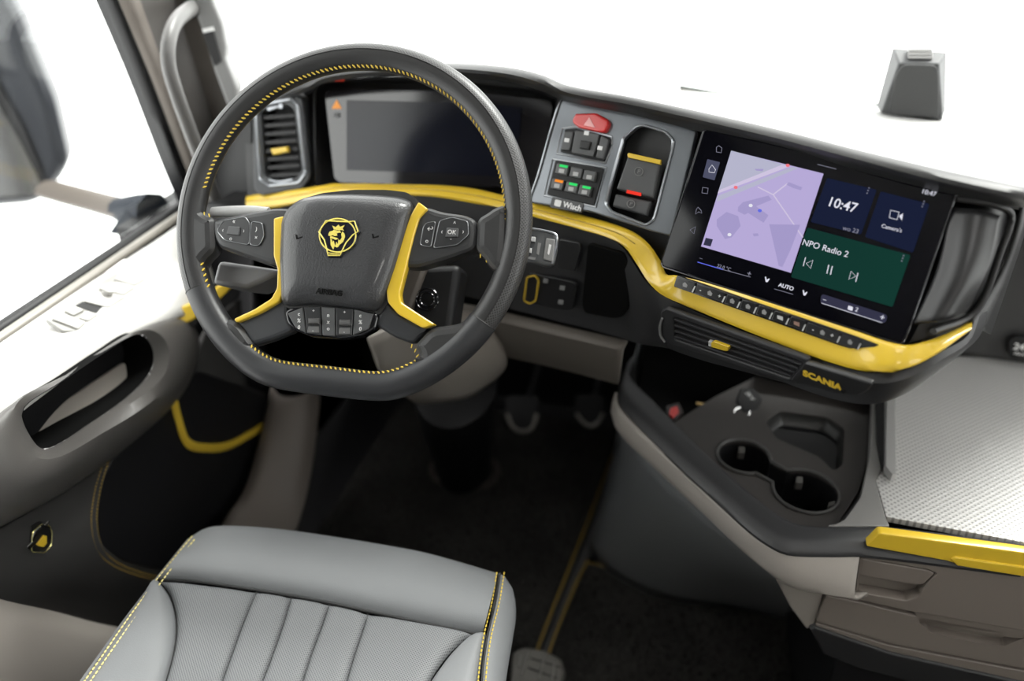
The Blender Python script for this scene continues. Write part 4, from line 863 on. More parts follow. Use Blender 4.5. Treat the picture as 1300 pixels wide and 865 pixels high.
# lower key pod
slab('key_pod', WH, [(361, 396), (368, 391), (400, 389), (440, 393), (476, 396), (480, 402), (476, 418), (460, 427), (430, 431), (395, 428), (374, 420), (364, 410)], .02, GLOSS, sw, bev=.003, r=.004, z=.008)
PP = WH.off(.008)
tops = [(364, 397), (385, 389), (407, 389), (425.5, 390), (449, 391.5), (474, 398)]; bots = [(374, 417), (389, 424.5), (408.5, 427), (426, 428), (447, 427), (468, 419)]
for i in range(5):
    t0, t1, b0, b1 = tops[i], tops[i + 1], bots[i], bots[i + 1]
    k = slab('pod_key', PP, [(t0[0] + .7, t0[1] + 1), (t1[0] - .7, t1[1] + 1), (b1[0] - .7, b1[1] - 1), (b0[0] + .7, b0[1] - 1)], .005, [KEYG, KF, KEYG, KF, KEYG][i], sw, bev=.0012, r=.001, z=.003)
    cx_ = (t0[0] + t1[0] + b0[0] + b1[0]) / 4; cy_ = (t0[1] + t1[1] + b0[1] + b1[1]) / 4
    if i in (1, 3):
        slab('roller', PP, [(cx_ - 7, cy_ - 3.5), (cx_ + 7, cy_ - 3.5), (cx_ + 7.5, cy_ + 4), (cx_ - 7, cy_ + 4)], .010, mat('roller_grey', (.09, .09, .09), .4), k, bev=.003, z=.009)
        text('key_print', '+', PP, cx_ + .5, cy_ - 12.5, .006, WHITEP, k, z=.0035); text('key_print', '-', PP, cx_, cy_ + 12.5, .006, WHITEP, k, z=.0035)
        slab('roller_ramp', PP, [(cx_ - 6, cy_ + 7), (cx_ + 7.5, cy_ + 7), (cx_ + 7.5, cy_ + 15), (cx_ - 7, cy_ + 15)], .002, mat('ramp_grey', (.14, .14, .14), .35), k, bev=.0005, z=.0033)
    else:
        for dy, s in ((-8, '⊃' if i != 2 else '∩'), (0.5, 'x' if i == 2 else '%'), (9, '0' if i != 2 else 'o')):
            s = {'⊃': 'o', '∩': 'A', '%': 'x'}.get(s, s) if False else s
            text('key_print', s if s not in '⊃∩' else ('c' if s == '⊃' else 'n'), PP, cx_ + (1.5 if i == 0 else (-2 if i == 4 else 0)), cy_ + dy, .0068, WHITEP, k, z=.0035, bold=.0001)

# ================================================================== pedals
def pedal(lab, u0, u1, v0, v1, z):
    P = Plane(PZ((u0 + u1) / 2, (v0 + v1) / 2, z), (0, -.75, .66)); t = thing('pedal', lab, 'pedal', P.pw((u0 + u1) / 2, v1, -.03))
    o = [(u0, v0 - 14), (u1, v0 - 14), (u1, v0 + 12), (u1 - 10, v1), (u0 + 12, v1), (u0, v0 + 12)]
    slab('pedal_pad', P, o, .012, BLACK, t, bev=.003, r=.01)
    tube('pedal_edge', [P.pw(u, v, .002) for u, v in ((u0 + 2, v0 + 10), (u0 + 8, v1 - 9), (u0 + 15, v1 - 3), ((u0 + u1) / 2, v1 - 2), (u1 - 13, v1 - 3), (u1 - 7, v1 - 9), (u1 - 2, v0 + 10))], .0045, mat('pedal_steel', (.4, .38, .35), .35, metal=.8), t, 24, 8, label='steel pedal edge')
    tube('pedal_arm', [P.w(0, 0, -.006), P.w(0, .08, -.06), P.w(0, .25, -.12)], .01, BLACK, t, 8, 8)
pedal('brake pedal with bright steel lower edge beside the column boot', 642, 684, 516, 550, .15)
pedal('accelerator pedal with curved steel lower edge near the centre console', 730, 768, 515, 543, .15)

# ================================================================== floor mats
def zs(pts, z): return [PZ(u, v, z) for u, v in pts]
def matobj(label, outline, lines, name='floor_mat', z=.012):
    pl = Plane(V((0, 1, 0)), (0, 0, 1), (1, 0, 0)); c = V((0, 0, 0)); L = [(p.x, p.y - 1) for p in outline]
    t = thing(name, label, 'floor mat', (outline[0].x, outline[0].y, 0))
    slab('mat_base', pl, L, .012, CARPET, t, z=z, bev=.003, local=True, r=.02)
    # pile
    xs = [p[0] for p in L]; ys = [p[1] for p in L]; vs, fs = [], []
    def inside(x, y):
        c_ = False; j = len(L) - 1
        for i in range(len(L)):
            if (L[i][1] > y) != (L[j][1] > y) and x < (L[j][0] - L[i][0]) * (y - L[i][1]) / (L[j][1] - L[i][1]) + L[i][0]: c_ = not c_
            j = i
        return c_
    R_ = random.Random(3); area = (max(xs) - min(xs)) * (max(ys) - min(ys)); n = int(min(60000, area * 70000))
    for _ in range(n):
        x, y = R_.uniform(min(xs), max(xs)), R_.uniform(min(ys), max(ys))
        if not inside(x, y) or not inside(x + .012, y) or not inside(x - .012, y): continue
        a = R_.uniform(0, 6.28); h = R_.uniform(.005, .015); w_ = .0028; b = len(vs); dx, dy = R_.uniform(-.004, .004), R_.uniform(-.004, .004)
        for k in range(3): vs.append((x + w_ * cos(a + k * 2.09), 1 + y + w_ * sin(a + k * 2.09), z))
        vs.append((x + dx, 1 + y + dy, z + h)); fs += [(b, b + 1, b + 3), (b + 1, b + 2, b + 3), (b + 2, b, b + 3)]
    finish('carpet_pile', pymesh('carpet_pile', vs, fs), TUFT, t, smooth=False, stuff=True)
    for l in lines:
        tube('mat_binding', [p + V((0, 0, .001)) for p in l], .005, mat('binding_dark', (.03, .03, .03), .6), t, 60, 8)
        stitches('stitching', cr([p + V((0, 0, .006)) for p in l], 80), (0, 0, 1), .0065, .0055, .0017, DTHREAD, t, ang=.5)
dl = zs([(793, 540), (770, 600), (746, 665), (716, 740), (684, 822), (664, 880)], .012)
matobj('black carpet mat in the driver footwell with stitched right edge', [V((-.86, .5, 0)), V((-.30, .5, 0))] + list(reversed(dl)) + [V((-.23, 1.93, 0)), V((-.86, 1.9, 0))], [dl])
pf = zs([(745, 716), (765, 722), (800, 744), (840, 757), (900, 763), (970, 772), (1000, 782), (1018, 806), (1045, 836), (1080, 850), (1130, 860), (1300, 880)], .012)
pls = zs([(745, 716), (735, 735), (716, 780), (700, 822), (682, 880)], .012)
matobj('black carpet mat in front of the centre console with ochre stitched border', list(reversed(pf)) + pls[1:] + [V((-.2, .5, 0)), V((.75, .5, 0))], [pf, pls])
strip = thing('floor_strip', 'narrow grey vinyl strip of floor between the two carpet mats', 'floor strip', (-.22, 1.2, 0))
loft('strip_face', [[p + V((.004, 0, -.006)) for p in zs([(793, 540), (770, 600), (746, 665), (716, 740), (684, 822), (664, 880)], .012)], zs([(800, 560), (776, 640), (752, 700), (728, 745), (700, 822), (682, 880)], .008)], mat('strip_grey', (.07, .07, .072), .45), strip, 24, solid=.004)

# ================================================================== seat-belt buckle at the seat's right side
bk = thing('seat_buckle', 'grey ribbed plastic cover on the floor beside the right side of the seat', 'plastic cover', PZ(688, 845, .1))
BK = Plane(PZ(688, 845, .16), (-.1, -.25, .95), (.98, .15, .1))
slab('cover_body', BK, [(650, 828), (664, 821), (690, 824), (712, 836), (716, 850), (706, 880), (646, 880)], .035, mat('cover_taupe', (.10, .095, .085), .5), bk, bev=.007, r=.008, z=0)
for a, b in (((672, 826), (662, 858)), ((692, 832), (684, 864)), ((662, 832), (659, 848)), ((704, 842), (700, 866))):
    tube('cover_rib', [BK.pw(*a, .001), BK.pw(*b, .001)], .0022, mat('rib_taupe', (.14, .135, .125), .5), bk, 4, 6)
for a, b in (((674, 836), (712, 848)), ((670, 848), (708, 862))):
    tube('cover_groove', [BK.pw(*a, .0005), BK.pw(*b, .0005)], .0012, BLACK, bk, 4, 6)

# ================================================================== inner wheel-arch trim left of the footwell
wa = thing('footwell_trim', 'curved taupe trim piece rising left of the footwell behind the seat', 'trim piece', PZ(330, 665, .3))
fa = [PX(352, 500, -.86), PX(344, 540, -.85), PX(332, 590, -.84), (PX(316, 640, -.83)), PX(296, 672, -.82), PX(280, 700, -.82)]
fb = [PX(388, 500, -.80), PX(386, 540, -.79), PX(380, 590, -.78), PX(371, 640, -.77), PX(360, 680, -.76), PX(350, 710, -.76)]
loft('trim_face', [[p + V((-.03, .03, 0)) for p in fa], fa, [a.lerp(b, .5) + V((0, -.012, 0)) for a, b in zip(fa, fb)], fb, [p + V((.01, .05, 0)) for p in fb]], mat('footwell_taupe', (.15, .13, .115), .5, bump=.2, bscale=900), wa, 24, sm=4, solid=.004)

# ================================================================== driver's seat
st_ = thing('driver_seat', 'grey leather driver seat cushion with yellow piping stitches and perforated centre', 'seat', (-.46, .45, .0))
ZS = .58
def zq(u, v, z=ZS): return PZ(u, v, z)
def pad(name, A, B, m, h, parent=None, n=40, k=16, p=5, **kw):
    A = cr([zq(*a) for a in A], n); B = cr([zq(*b) for b in B], n); R = []
    for i in range(n):
        s = i / (n - 1); es = 1 - abs(2 * s - 1) ** 30; row = []
        for j in range(k + 1):
            t = j / k; tt = .5 - .5 * cos(pi * t); e = 1 - abs(2 * tt - 1) ** p
            row.append(A[i].lerp(B[i], tt) + V((0, 0, h * (e ** .6) * es - .002)))
        R.append(row)
    o = grid(name, R, m, st_, ang=0, **kw); return o
# channels of the centre panel
c0 = [(203, 738), (218, 758), (225, 790), (222, 825), (210, 870), (190, 930)]
chn = [[(326, 752), (313, 782), (297, 825), (281, 870), (262, 930)], [(370, 759), (361, 790), (347, 830), (332, 870), (312, 930)], [(418, 768), (409, 795), (396, 830), (383, 870), (366, 930)], [(467, 780), (459, 805), (449, 835), (439, 870), (426, 930)], [(604, 806), (590, 812), (572, 828), (556, 848), (543, 870), (520, 930)]]
cols_ = [c0] + chn
for i in range(5): pad('perforated_panel', cols_[i], cols_[i + 1], SEATP, .010, p=6 if i in (0, 4) else 4, label='perforated seat panel')
pad('side_bolster', [(196, 741), (160, 790), (128, 836), (104, 870), (60, 930)], [(201, 740), (216, 760), (223, 790), (220, 825), (208, 870), (188, 930)], SEATL, .018, p=3)
pad('side_bolster', [(608, 808), (592, 814), (574, 830), (558, 850), (545, 870), (522, 930)], [(618, 806), (616, 820), (613, 840), (608, 870), (600, 930)], SEATL, .014, p=3)
seam = [(199, 737), (240, 738), (300, 746), (370, 757), (418, 766), (468, 777), (540, 792), (612, 807)]
sil = [(243, 683), (262, 671), (290, 668), (345, 671), (400, 678), (470, 689), (540, 702), (632, 728)]
SB = [cr([zq(u, v, ZS - .004) for u, v in seam], 50)]
f1 = cr([zq(u, v, ZS + .012) for u, v in [(a[0] * .8 + b[0] * .2, a[1] * .8 + b[1] * .2) for a, b in zip(seam, sil)]], 50)
f2 = cr([zq(u, v, ZS + .018) for u, v in [(a[0] * .45 + b[0] * .55, a[1] * .45 + b[1] * .55) for a, b in zip(seam, sil)]], 50)
f3 = cr([zq(u, v, ZS + .008) for u, v in [(a[0] * .12 + b[0] * .88, a[1] * .12 + b[1] * .88) for a, b in zip(seam, sil)]], 50)
f4 = cr([zq(u, v, ZS - .012) for u, v in sil], 50)
f5 = [p + V((0, .012, -.04)) for p in f4]; f6 = [p + V((0, -.01, -.12)) for p in f4]
R = SB + [f1, f2, f3, f4, f5, f6]
Cc = [cr([r[j] for r in R], 28) for j in range(50)]
grid('front_bolster', [[Cc[j][i] for j in range(50)] for i in range(28)], SEATL, st_, ang=0)
# right flank
g0 = cr([zq(u, v, ZS + .006) for u, v in [(633, 728), (630, 750), (620, 800), (615, 835), (611, 870), (600, 930)]], 40)
g1 = cr([zq(u, v, ZS + .002) for u, v in [(637, 730), (642, 750), (636, 790), (631, 830), (626, 870), (616, 930)]], 40)
g2 = cr([zq(u, v, ZS - .025) for u, v in [(641, 735), (652, 752), (655, 778), (652, 800), (644, 850), (634, 930)]], 40)
g3 = [p + V((-.01, -.004, -.06)) for p in g2]; g4 = [p + V((-.03, -.01, -.13)) for p in g2]
Cc = [cr([r[j] for r in (g0, g1, g2, g3, g4)], 18) for j in range(40)]
grid('seat_flank', [[Cc[j][i] for j in range(40)] for i in range(18)], SEATL, st_, ang=0)
# left flank
h0 = cr([zq(u, v, ZS + .004) for u, v in [(243, 683), (200, 736), (160, 788), (126, 836), (102, 870), (58, 930)]], 40)
h1 = [p + V((-.010, .002, -.008)) for p in h0]; h2 = [p + V((-.016, 0, -.05)) for p in h0]; h3 = [p + V((0, 0, -.13)) for p in h0]
Cc = [cr([r[j] for r in (h0, h1, h2, h3)], 14) for j in range(40)]
grid('seat_flank', [[Cc[j][i] for j in range(40)] for i in range(14)], SEATL, st_, ang=0)
tube('seam', [zq(u, v, ZS - .001) for u, v in seam], .0018, PIPE, st_, 60, 6)
for c_ in [c0] + chn: tube('seam', [zq(u, v, ZS - .003) for u, v in c_], .0016, PIPE, st_, 40, 6)
tube('seam', [zq(u, v, ZS + .008) for u, v in ((635, 728), (629, 765), (619, 807), (614, 840), (611, 870), (600, 930))], .0014, PIPE, st_, 30, 6)
for pts in ([(243, 683), (222, 708), (198, 738), (160, 790), (127, 838), (103, 872)], [(246, 687), (226, 712), (204, 741), (168, 790), (134, 838), (111, 872)]):
    stitches('stitching', cr([zq(u, v, ZS + .013) for u, v in pts], 60), (0, 0, 1), .0062, .0050, .0012, mat('pale_yellow_thread', (.85, .74, .30), .6), st_, lift=.0012)
for dx in (-4.5, 5):
    stitches('stitching', cr([zq(u + dx, v, ZS + .0085) for u, v in ((635, 729), (629, 765), (619, 807), (614, 840), (611, 872))], 60), (0, 0, 1), .0062, .0048, .0009, THREAD, st_, lift=.0012)
# frame and backrest below and behind the cushion
box('seat_base', (-.68, .2, .12), (-.25, .72, .50), BLACK, st_, bevel=.02)
box('cushion_underside', (-.69, .22, .44), (-.24, .74, .555), BLACK, st_, bevel=.02)
hexa('backrest', [(-.71, .17, .56), (-.24, .17, .56), (-.28, .02, 1.22), (-.67, .02, 1.22), (-.71, .03, .56), (-.24, .03, .56), (-.28, -.10, 1.22), (-.67, -.10, 1.22)], SEATL, st_, bevel=.04)

# ================================================================== centre console
con = thing('centre_console', 'taupe centre console with black rim, cup holders and small tray', 'console', (.0, 1.2, 0))
ZR = .66
rim_in = [(806, 452), (800, 475), (835, 512), (882, 560), (935, 610), (985, 650), (1012, 664), (1040, 668), (1085, 668), (1130, 668), (1300, 690)]
rim_out = [(790, 468), (785, 500), (800, 522), (862, 584), (915, 632), (955, 668), (985, 688), (1005, 695), (1060, 697), (1098, 697), (1300, 722)]
RI = [PZ(u, v, ZR) for u, v in rim_in]; RO = [PZ(u, v, ZR) for u, v in rim_out]
nR = 90
RIc, ROc = cr(RI, nR), cr(RO, nR)
loft('console_rim', [[p + V((0, 0, -.012)) for p in RI], [a.lerp(b, .10) + V((0, 0, .002)) for a, b in zip(RI, RO)], [a.lerp(b, .5) + V((0, 0, .002)) for a, b in zip(RI, RO)], [a.lerp(b, .75) + V((0, 0, -.001)) for a, b in zip(RI, RO)], [p + V((0, 0, -.010)) for p in RO], [p + V((0, 0, -.016)) for p in RO]], mat('rim_black', (.028, .028, .030), .42, bump=.25, bscale=900), con, 90, sm=3)
bu = [(785, 498), (790, 520), (862, 588), (915, 636), (953, 671), (985, 692), (1005, 699), (1060, 700), (1090, 697)]
bl = [(781, 525), (790, 548), (840, 597), (895, 648), (945, 695), (985, 728), (1010, 742), (1050, 750), (1085, 756)]
BU = [PZ(u, v, ZR - .014) for u, v in bu]; BL = [PZ(u, v, ZR - .072) for u, v in bl]
loft('console_band', [BU, [a.lerp(b, .5) + V((-.002, -.005, 0)) for a, b in zip(BU, BL)], BL, [p + V((.02, .02, -.01)) for p in BL]], mat('band_taupe', (.36, .33, .30), .48, bump=.2, bscale=900), con, 70, sm=3, solid=.006, label='taupe band below the rim')
wt = [p + V((.012, .012, .004)) for p in BL]
wbp = [(770, 590), (760, 640), (748, 690), (746, 712), (770, 722), (810, 748), (880, 762), (960, 772), (1000, 782)]
WT = [wt[0], wt[1], wt[2], wt[3], wt[4], wt[5], wt[6]]
WB = zs([(775, 600), (765, 645), (752, 690), (770, 722), (840, 757), (930, 768), (1002, 784)], .012)
WT2 = [PZ(785, 520, .60), PZ(790, 545, .59), PZ(810, 572, .585), PZ(850, 610, .585), PZ(905, 660, .585), PZ(955, 705, .585), PZ(1000, 742, .585)]
WT2 = [p + V((.01, .012, 0)) for p in WT2]
loft('console_side', [WT2, [a.lerp(b, .5) + V((.01, .01, 0)) for a, b in zip(WT2, WB)], [a.lerp(b, .93) for a, b in zip(WT2, WB)], WB], SIDEV, con, 50, sm=3, solid=.006, label='grey vinyl console side')
loft('console_side', [[PZ(790, 500, .64), PZ(800, 470, .64), V((-.14, 1.5, .64))], [WB[0], WB[0] + V((0, .2, 0)), WB[0] + V((0, .5, 0))]], SIDEV, con, 10)
# tray floor plate with cup holes
TP = Plane(V((.1, 1.1, ZR - .03)), (0, 0, 1), (1, 0, 0))
def circ(cx, cy, rx, ry, n=28): return [(cx + rx * cos(2 * pi * k / n), cy + ry * sin(2 * pi * k / n)) for k in range(n)]
cupA, cupB = V(TP.loc(944, 580)), V(TP.loc(1023, 624)); rA, rB = .041, .048
ccc = []
# figure-eight opening: two circles joined by a short neck
d = (cupB - cupA); L8 = d.length; d.normalize(); nn_ = V((-d.y, d.x)); hw = .020
aA, aB = math.asin(hw / rA), math.asin(hw / rB); base = math.atan2(d.y, d.x)
for k in range(25): a = base + aA + (2 * pi - 2 * aA) * k / 24; ccc.append((cupA.x + rA * cos(a), cupA.y + rA * sin(a)))
for k in range(25): a = base + pi + aB + (2 * pi - 2 * aB) * k / 24; ccc.append((cupB.x + rB * cos(a), cupB.y + rB * sin(a)))
bin_ = TP.P([(972, 535), (990, 522), (1050, 530), (1072, 545), (1070, 590), (1058, 598), (1040, 580), (985, 556)])
bin_ = rnd(bin_, .008)
tray_o = TP.P([(850, 540), (905, 505), (960, 478), (1000, 488), (1110, 512), (1104, 580), (1090, 625), (1062, 668), (1035, 676), (1000, 668), (960, 640), (905, 590)])
tray = slab('tray_plate', TP, tray_o, .008, mat('tray_brown_black', (.040, .035, .033), .5, bump=.3, bscale=700), con, bev=.001, holes=[ccc, bin_], local=True, z=0, r=.006)
def well(name, loop, pl, dep, m, z0=-.002, scale=.9):
    c = sum((V(p) for p in loop), V((0, 0))) / len(loop)
    R = [[pl.w(x, y, z0) for x, y in loop]] + [[pl.w(*(c + (V(p) - c) * s), -q) for p in loop] for s, q in ((.98, .012), (scale + .03, dep * .9), (scale, dep))]
    o = grid(name, R, m, con, closed=True)
    n = len(loop); me = pymesh(name + '_base', R[-1] + [pl.w(c.x, c.y, -dep)], [(i, (i + 1) % n, n) for i in range(n)]); finish('well_floor', me, BLACK, con)
CPL = TP
for c_, r_ in ((cupA, rA), (cupB, rB)):
    pass
R = [[TP.w(x, y, -.001) for x, y in ccc], [TP.w(x, y, -.08) for x, y in ccc]]
cw_ = grid('cup_holder_wall', R, BLACK, con, closed=True)
me = pymesh('cup_holder_floor', [TP.w(x, y, -.08) for x, y in ccc], [tuple(range(len(ccc)))]); finish('cup_holder_floor', me, BLACK, con, smooth=False)
tube('cup_holder_rim', [TP.w(x, y, .001) for x, y in ccc], .003, mat('cup_rim', (.055, .053, .052), .4), con, closed=True, smooth_path=False, k=8)
for c_, a in ((cupA, 95), (cupA, -60), (cupB, 100), (cupB, -5), (cupB, 200)):
    r_ = rA if c_ is cupA else rB; a = radians(a); p = TP.w(c_.x + (r_ - .005) * cos(a), c_.y + (r_ - .005) * sin(a), -.018); t_ = V((-sin(a), cos(a), 0)) * .005; n_ = V((-cos(a), -sin(a), 0)) * .008
    hexa('cup_grip', [p - t_ + V((0, 0, .010)), p + t_ + V((0, 0, .010)), p + t_ + V((0, 0, -.016)), p - t_ + V((0, 0, -.016)), p - t_ + n_ + V((0, 0, .004)), p + t_ + n_ + V((0, 0, .004)), p + t_ + n_ + V((0, 0, -.01)), p - t_ + n_ + V((0, 0, -.01))], mat('grip_grey', (.10, .095, .09), .3), con, bevel=.0015)
well('coin_tray', bin_, TP, .022, mat('coin_tray_dark', (.022, .022, .022), .4), scale=.86)
# deep bin floor, walls
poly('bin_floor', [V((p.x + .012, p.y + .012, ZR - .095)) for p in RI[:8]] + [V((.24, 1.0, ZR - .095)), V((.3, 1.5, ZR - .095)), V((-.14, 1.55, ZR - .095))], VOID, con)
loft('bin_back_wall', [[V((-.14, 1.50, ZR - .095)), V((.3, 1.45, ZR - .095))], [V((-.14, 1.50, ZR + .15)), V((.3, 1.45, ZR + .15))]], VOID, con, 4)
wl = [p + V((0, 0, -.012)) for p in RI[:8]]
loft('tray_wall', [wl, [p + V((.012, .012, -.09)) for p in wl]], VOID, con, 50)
loft('tray_back_wall', [[PZ(960, 478, ZR - .03), PZ(1035, 490, ZR - .03), PZ(1110, 512, ZR - .03), PZ(1106, 570, ZR - .03), PZ(1092, 625, ZR - .03), PZ(1062, 668, ZR - .03)],
     [PZ(958, 470, ZR + .0), PZ(1035, 482, ZR + .0), PZ(1114, 505, ZR + .0), PZ(1112, 568, ZR), PZ(1098, 625, ZR), PZ(1072, 664, ZR)]], DARK, con, 40)
# pale frame between the tray and the worktop
FZ = Plane(V((.2, 1.1, ZR + .001)), (0, 0, 1), (1, 0, 0))
slab('worktop_frame', FZ, [(1108, 500), (1132, 500), (1128, 580), (1112, 610), (1124, 655), (1130, 668), (1050, 668), (1072, 660), (1092, 632), (1104, 580)], .02, mat('frame_grey', (.20, .195, .19), .4, bump=.2, bscale=900), con, bev=.002, r=.004, z=.0)

# worktop sheet beside the console
wk = slab('worktop', FZ, [(1112, 505), (1130, 500), (1215, 452), (1330, 458), (1390, 468), (1440, 706), (1330, 694), (1125, 656), (1112, 610), (1128, 585), (1112, 560)], .01, WORK, None, z=-.002, bev=.001,
     label='grey dotted metal worktop sheet right of the cup holders', cat='worktop')
sld = thing('grip_rail', 'slim grey angled grip bar standing on the left edge of the dotted worktop', 'grip bar', PZ(1135, 600, ZR))
slab('grip_bar', FZ, [(1125, 500), (1137, 500), (1138, 602), (1133, 603), (1124, 592)], .014, mat('bar_grey', (.30, .295, .29), .35), sld, z=.016, bev=.002)
slab('grip_bar_foot', FZ, [(1112, 502), (1124, 500), (1124, 590), (1132, 603), (1120, 592), (1114, 560)], .008, BLACK, sld, z=.006)

# drawer unit
DA, DB = PZ(1098, 699, ZR - .012), PZ(1300, 726, ZR - .012); dd = (DB - DA); dd.z = 0; dd.normalize()
DN = Plane(DA, V((dd.y, -dd.x, 0)), dd)
du = thing('drawer_unit', 'taupe drawer unit with two recessed handles and yellow top trim, right edge', 'drawer unit', (DA.x, DA.y, 0))
hexa('unit_carcass', [DN.w(.012, -.55, -.02), DN.w(.30, -.55, -.02), DN.w(.30, -.03, -.02), DN.w(.012, -.03, -.02), DN.w(.012, -.55, -.42), DN.w(.30, -.55, -.42), DN.w(.30, -.03, -.42), DN.w(.012, -.03, -.42)], BLACK, du, bevel=.004)
yt = slab('yellow_top_trim', DN, [(1099, 694), (1116, 677), (1300, 702), (1420, 722), (1420, 750), (1300, 729), (1215, 717), (1203, 713)], .014, YEL, du, bev=.002, r=.004, z=.008, label='glossy yellow top trim')
slab('yellow_latch', DN, [(1207, 711), (1212, 708), (1300, 721), (1420, 740), (1420, 752), (1300, 733), (1215, 719)], .01, YEL, du, bev=.002, r=.002, z=.011, label='yellow latch bar')
DM = mat('drawer_taupe', (.185, .158, .138), .42, bump=.15, bscale=900)
up_hole = [(1094, 709), (1180, 724), (1189, 729), (1174, 745), (1166, 758), (1150, 763), (1088, 752)]
d1 = slab('drawer', DN, [(1094, 699), (1215, 719), (1300, 733), (1420, 754), (1420, 826), (1300, 801), (1150, 776), (1086, 761)], .018, DM, du, bev=.002, r=.003, z=.006, holes=[up_hole])
slab('drawer_handle', DN, [(1094, 710), (1180, 725), (1187, 729), (1172, 743), (1160, 743), (1090, 731)], .01, DM, d1, bev=.002, r=.003, z=.005)
slab('handle_recess', DN, [(1088, 705), (1192, 722), (1175, 762), (1150, 768), (1084, 756)], .004, mat('recess_taupe', (.20, .175, .155), .4), d1, z=-.012)
d2 = slab('drawer', DN, [(1050, 757), (1086, 764), (1150, 780), (1300, 806), (1420, 830), (1420, 880), (1300, 850), (1130, 818), (1036, 790)], .018, DM, du, bev=.002, r=.003, z=.002,
     holes=[[(1159, 775), (1300, 800), (1325, 804), (1300, 812), (1275, 822), (1250, 820), (1180, 805), (1166, 792)]])
slab('drawer_handle', DN, [(1160, 776), (1300, 801), (1322, 805), (1296, 812), (1280, 810), (1166, 790)], .01, DM, d2, bev=.002, r=.003, z=.001)
slab('handle_recess', DN, [(1154, 770), (1330, 802), (1300, 822), (1250, 824), (1176, 810)], .004, mat('recess_taupe', (.20, .175, .155), .4), d2, z=-.014)
slab('lower_front', DN, [(1036, 792), (1130, 820), (1300, 853), (1420, 880), (1420, 900), (1300, 872), (1120, 832), (1034, 800)], .016, DM, du, bev=.002, z=.0)
slab('plinth', DN, [(1028, 800), (1035, 797), (1130, 830), (1300, 868), (1420, 900), (1420, 960), (1300, 905), (1090, 850), (1045, 832)], .02, DARK, du, bev=.004, z=.004)
slab('side_bracket', DN, [(984, 735), (1008, 744), (1046, 752), (1034, 795), (1024, 800), (1002, 770)], .012, TAUPE, du, bev=.003, r=.004, z=-.004)
slab('band_end', DN, [(1040, 700), (1092, 699), (1085, 756), (1040, 750)], .004, MATS['band_taupe'], du, z=-.003)

# ================================================================== things lying in the tray
kz = ZR - .085
kt = thing('key_bunch', 'bunch of keys with black fob in the tray left of the cup holders', 'keys', PZ(915, 540, kz))
KP = Plane(V((0, 1.15, ZR - .05)), (0, -.1, 1), (1, 0, 0))
slab('key_fob', KP, [(940, 492), (958, 492), (968, 505), (962, 520), (944, 524), (934, 508)], .014, BLACK, kt, bev=.004, r=.006, z=.014)
text('fob_print', '24 V', KP, 952, 503, .011, WHITEP, kt, z=.0145, rot=-1.0)
ringslab('key_ring', KP, [(942 + 10 * cos(a), 524 + 7 * sin(a)) for a in [k * pi / 8 for k in range(16)]], .0012, .001, CHROME, kt, .012)
slab('key_blade', KP, [(904, 533), (930, 528), (932, 532), (908, 539)], .003, CHROME, kt, bev=.001, z=.012)
slab('key_head', KP, [(894, 536), (903, 530), (908, 540), (899, 546)], .005, BLACK, kt, bev=.001, z=.012)
slab('key_blade', KP, [(884, 510), (906, 514), (907, 517), (884, 513)], .003, mat('brass', (.4, .28, .12), .3, metal=.9), kt, bev=.001, z=.010, label='brass key')
bt = slab('lighter', KP, [(845, 515), (862, 510), (868, 522), (856, 536), (846, 530)], .012, mat('dark_case', (.03, .02, .02), .4), None, z=.012, bev=.003, r=.004, label='small dark fob with red button at the left end of the tray', cat='fob')
rb = slab('red_button', KP, [(851, 518), (860, 515), (862, 523), (854, 530), (849, 526)], .004, RED, bt, z=.015, bev=.001, r=.002, label='red button')

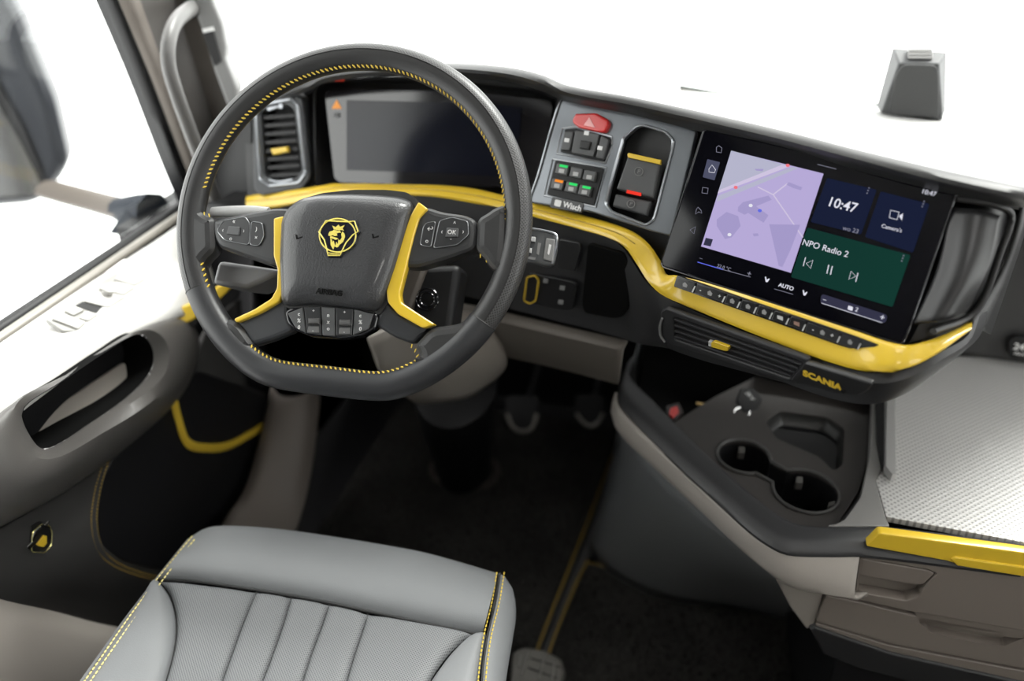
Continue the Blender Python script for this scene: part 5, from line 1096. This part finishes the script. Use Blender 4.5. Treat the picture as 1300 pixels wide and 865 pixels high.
# ================================================================== passenger side dash and sign
pd_ = thing('passenger_dash', 'dark grey passenger side dashboard behind the worktop, right edge', 'dashboard', (.75, 1.48, .66))
box('dash_block', (.36, 1.46, .655), (1.35, 1.64, .985), mat('passenger_dash_grey', (.040, .040, .041), .45, bump=.5, bscale=400), pd_, bevel=.015)
box('dash_cap', (.36, 1.455, .985), (1.35, 1.64, 1.04), DOORTOP, pd_, bevel=.012, label='light grey cap')
sk = Plane(PY(1292, 441, 1.45), (0, -1, .05))
so = thing('power_socket', 'black 24 volt power socket on the passenger dash at the right edge', 'socket', sk.pw(1292, 455))
slab('socket_plate', sk, [(1280, 432), (1288, 427), (1330, 432), (1330, 462), (1284, 456), (1279, 450)], .012, BLACK, so, bev=.003, r=.004, z=.006)
text('socket_print', '24V', sk, 1287, 440, .017, WHITEP, so, z=.0065, align='LEFT', bold=.0004)
text('socket_print', 'MAX 15A', sk, 1287, 449, .008, WHITEP, so, z=.0065, align='LEFT')

# ================================================================== pillar fittings
gh = thing('grab_handle', 'grey curved grab handle on the front pillar, upper left', 'grab handle', PX(255, 150, -.95))
gp = [PX(250, 8, -.95), PX(238, 14, -.92), PX(222, 30, -.90), PX(214, 55, -.89), PX(214, 82, -.89), PX(223, 115, -.89), PX(239, 160, -.89), PX(256, 205, -.89), PX(272, 250, -.90)]
tube('grip', gp, .013, mat('handle_grey', (.13, .127, .125), .38), gh, 40, 14, flat=.8, up=V((1, 0, 0)))
tube('handle_foot', [PX(240, 12, -.94), PX(252, 6, -.975)], .016, BLACK, gh, 3, 12)
pb2 = thing('pillar_sensor_box', 'pale grey plastic cover with dark slot high on the front pillar', 'cover', PY(285, 90, 1.40))
PBP = Plane(PY(272, 50, 1.36), (.35, -.93, .1))
slab('cover_shell', PBP, [(243, 2), (240, -30), (262, -30), (270, 0), (282, 30), (287, 58), (286, 74), (302, 114), (296, 145), (287, 132), (272, 92), (257, 41), (250, 23)], .05, mat('cover_grey_pale', (.20, .20, .20), .4), pb2, bev=.006, r=.006, z=.01)
slab('cover_slot', PBP, [(257, 42), (270, 39), (281, 78), (272, 84)], .008, DARK, pb2, bev=.001, z=.013)
slab('cover_ridge', PBP, [(256, 37), (270, 34), (272, 39), (258, 42)], .006, WHITEP, pb2, bev=.001, z=.016)
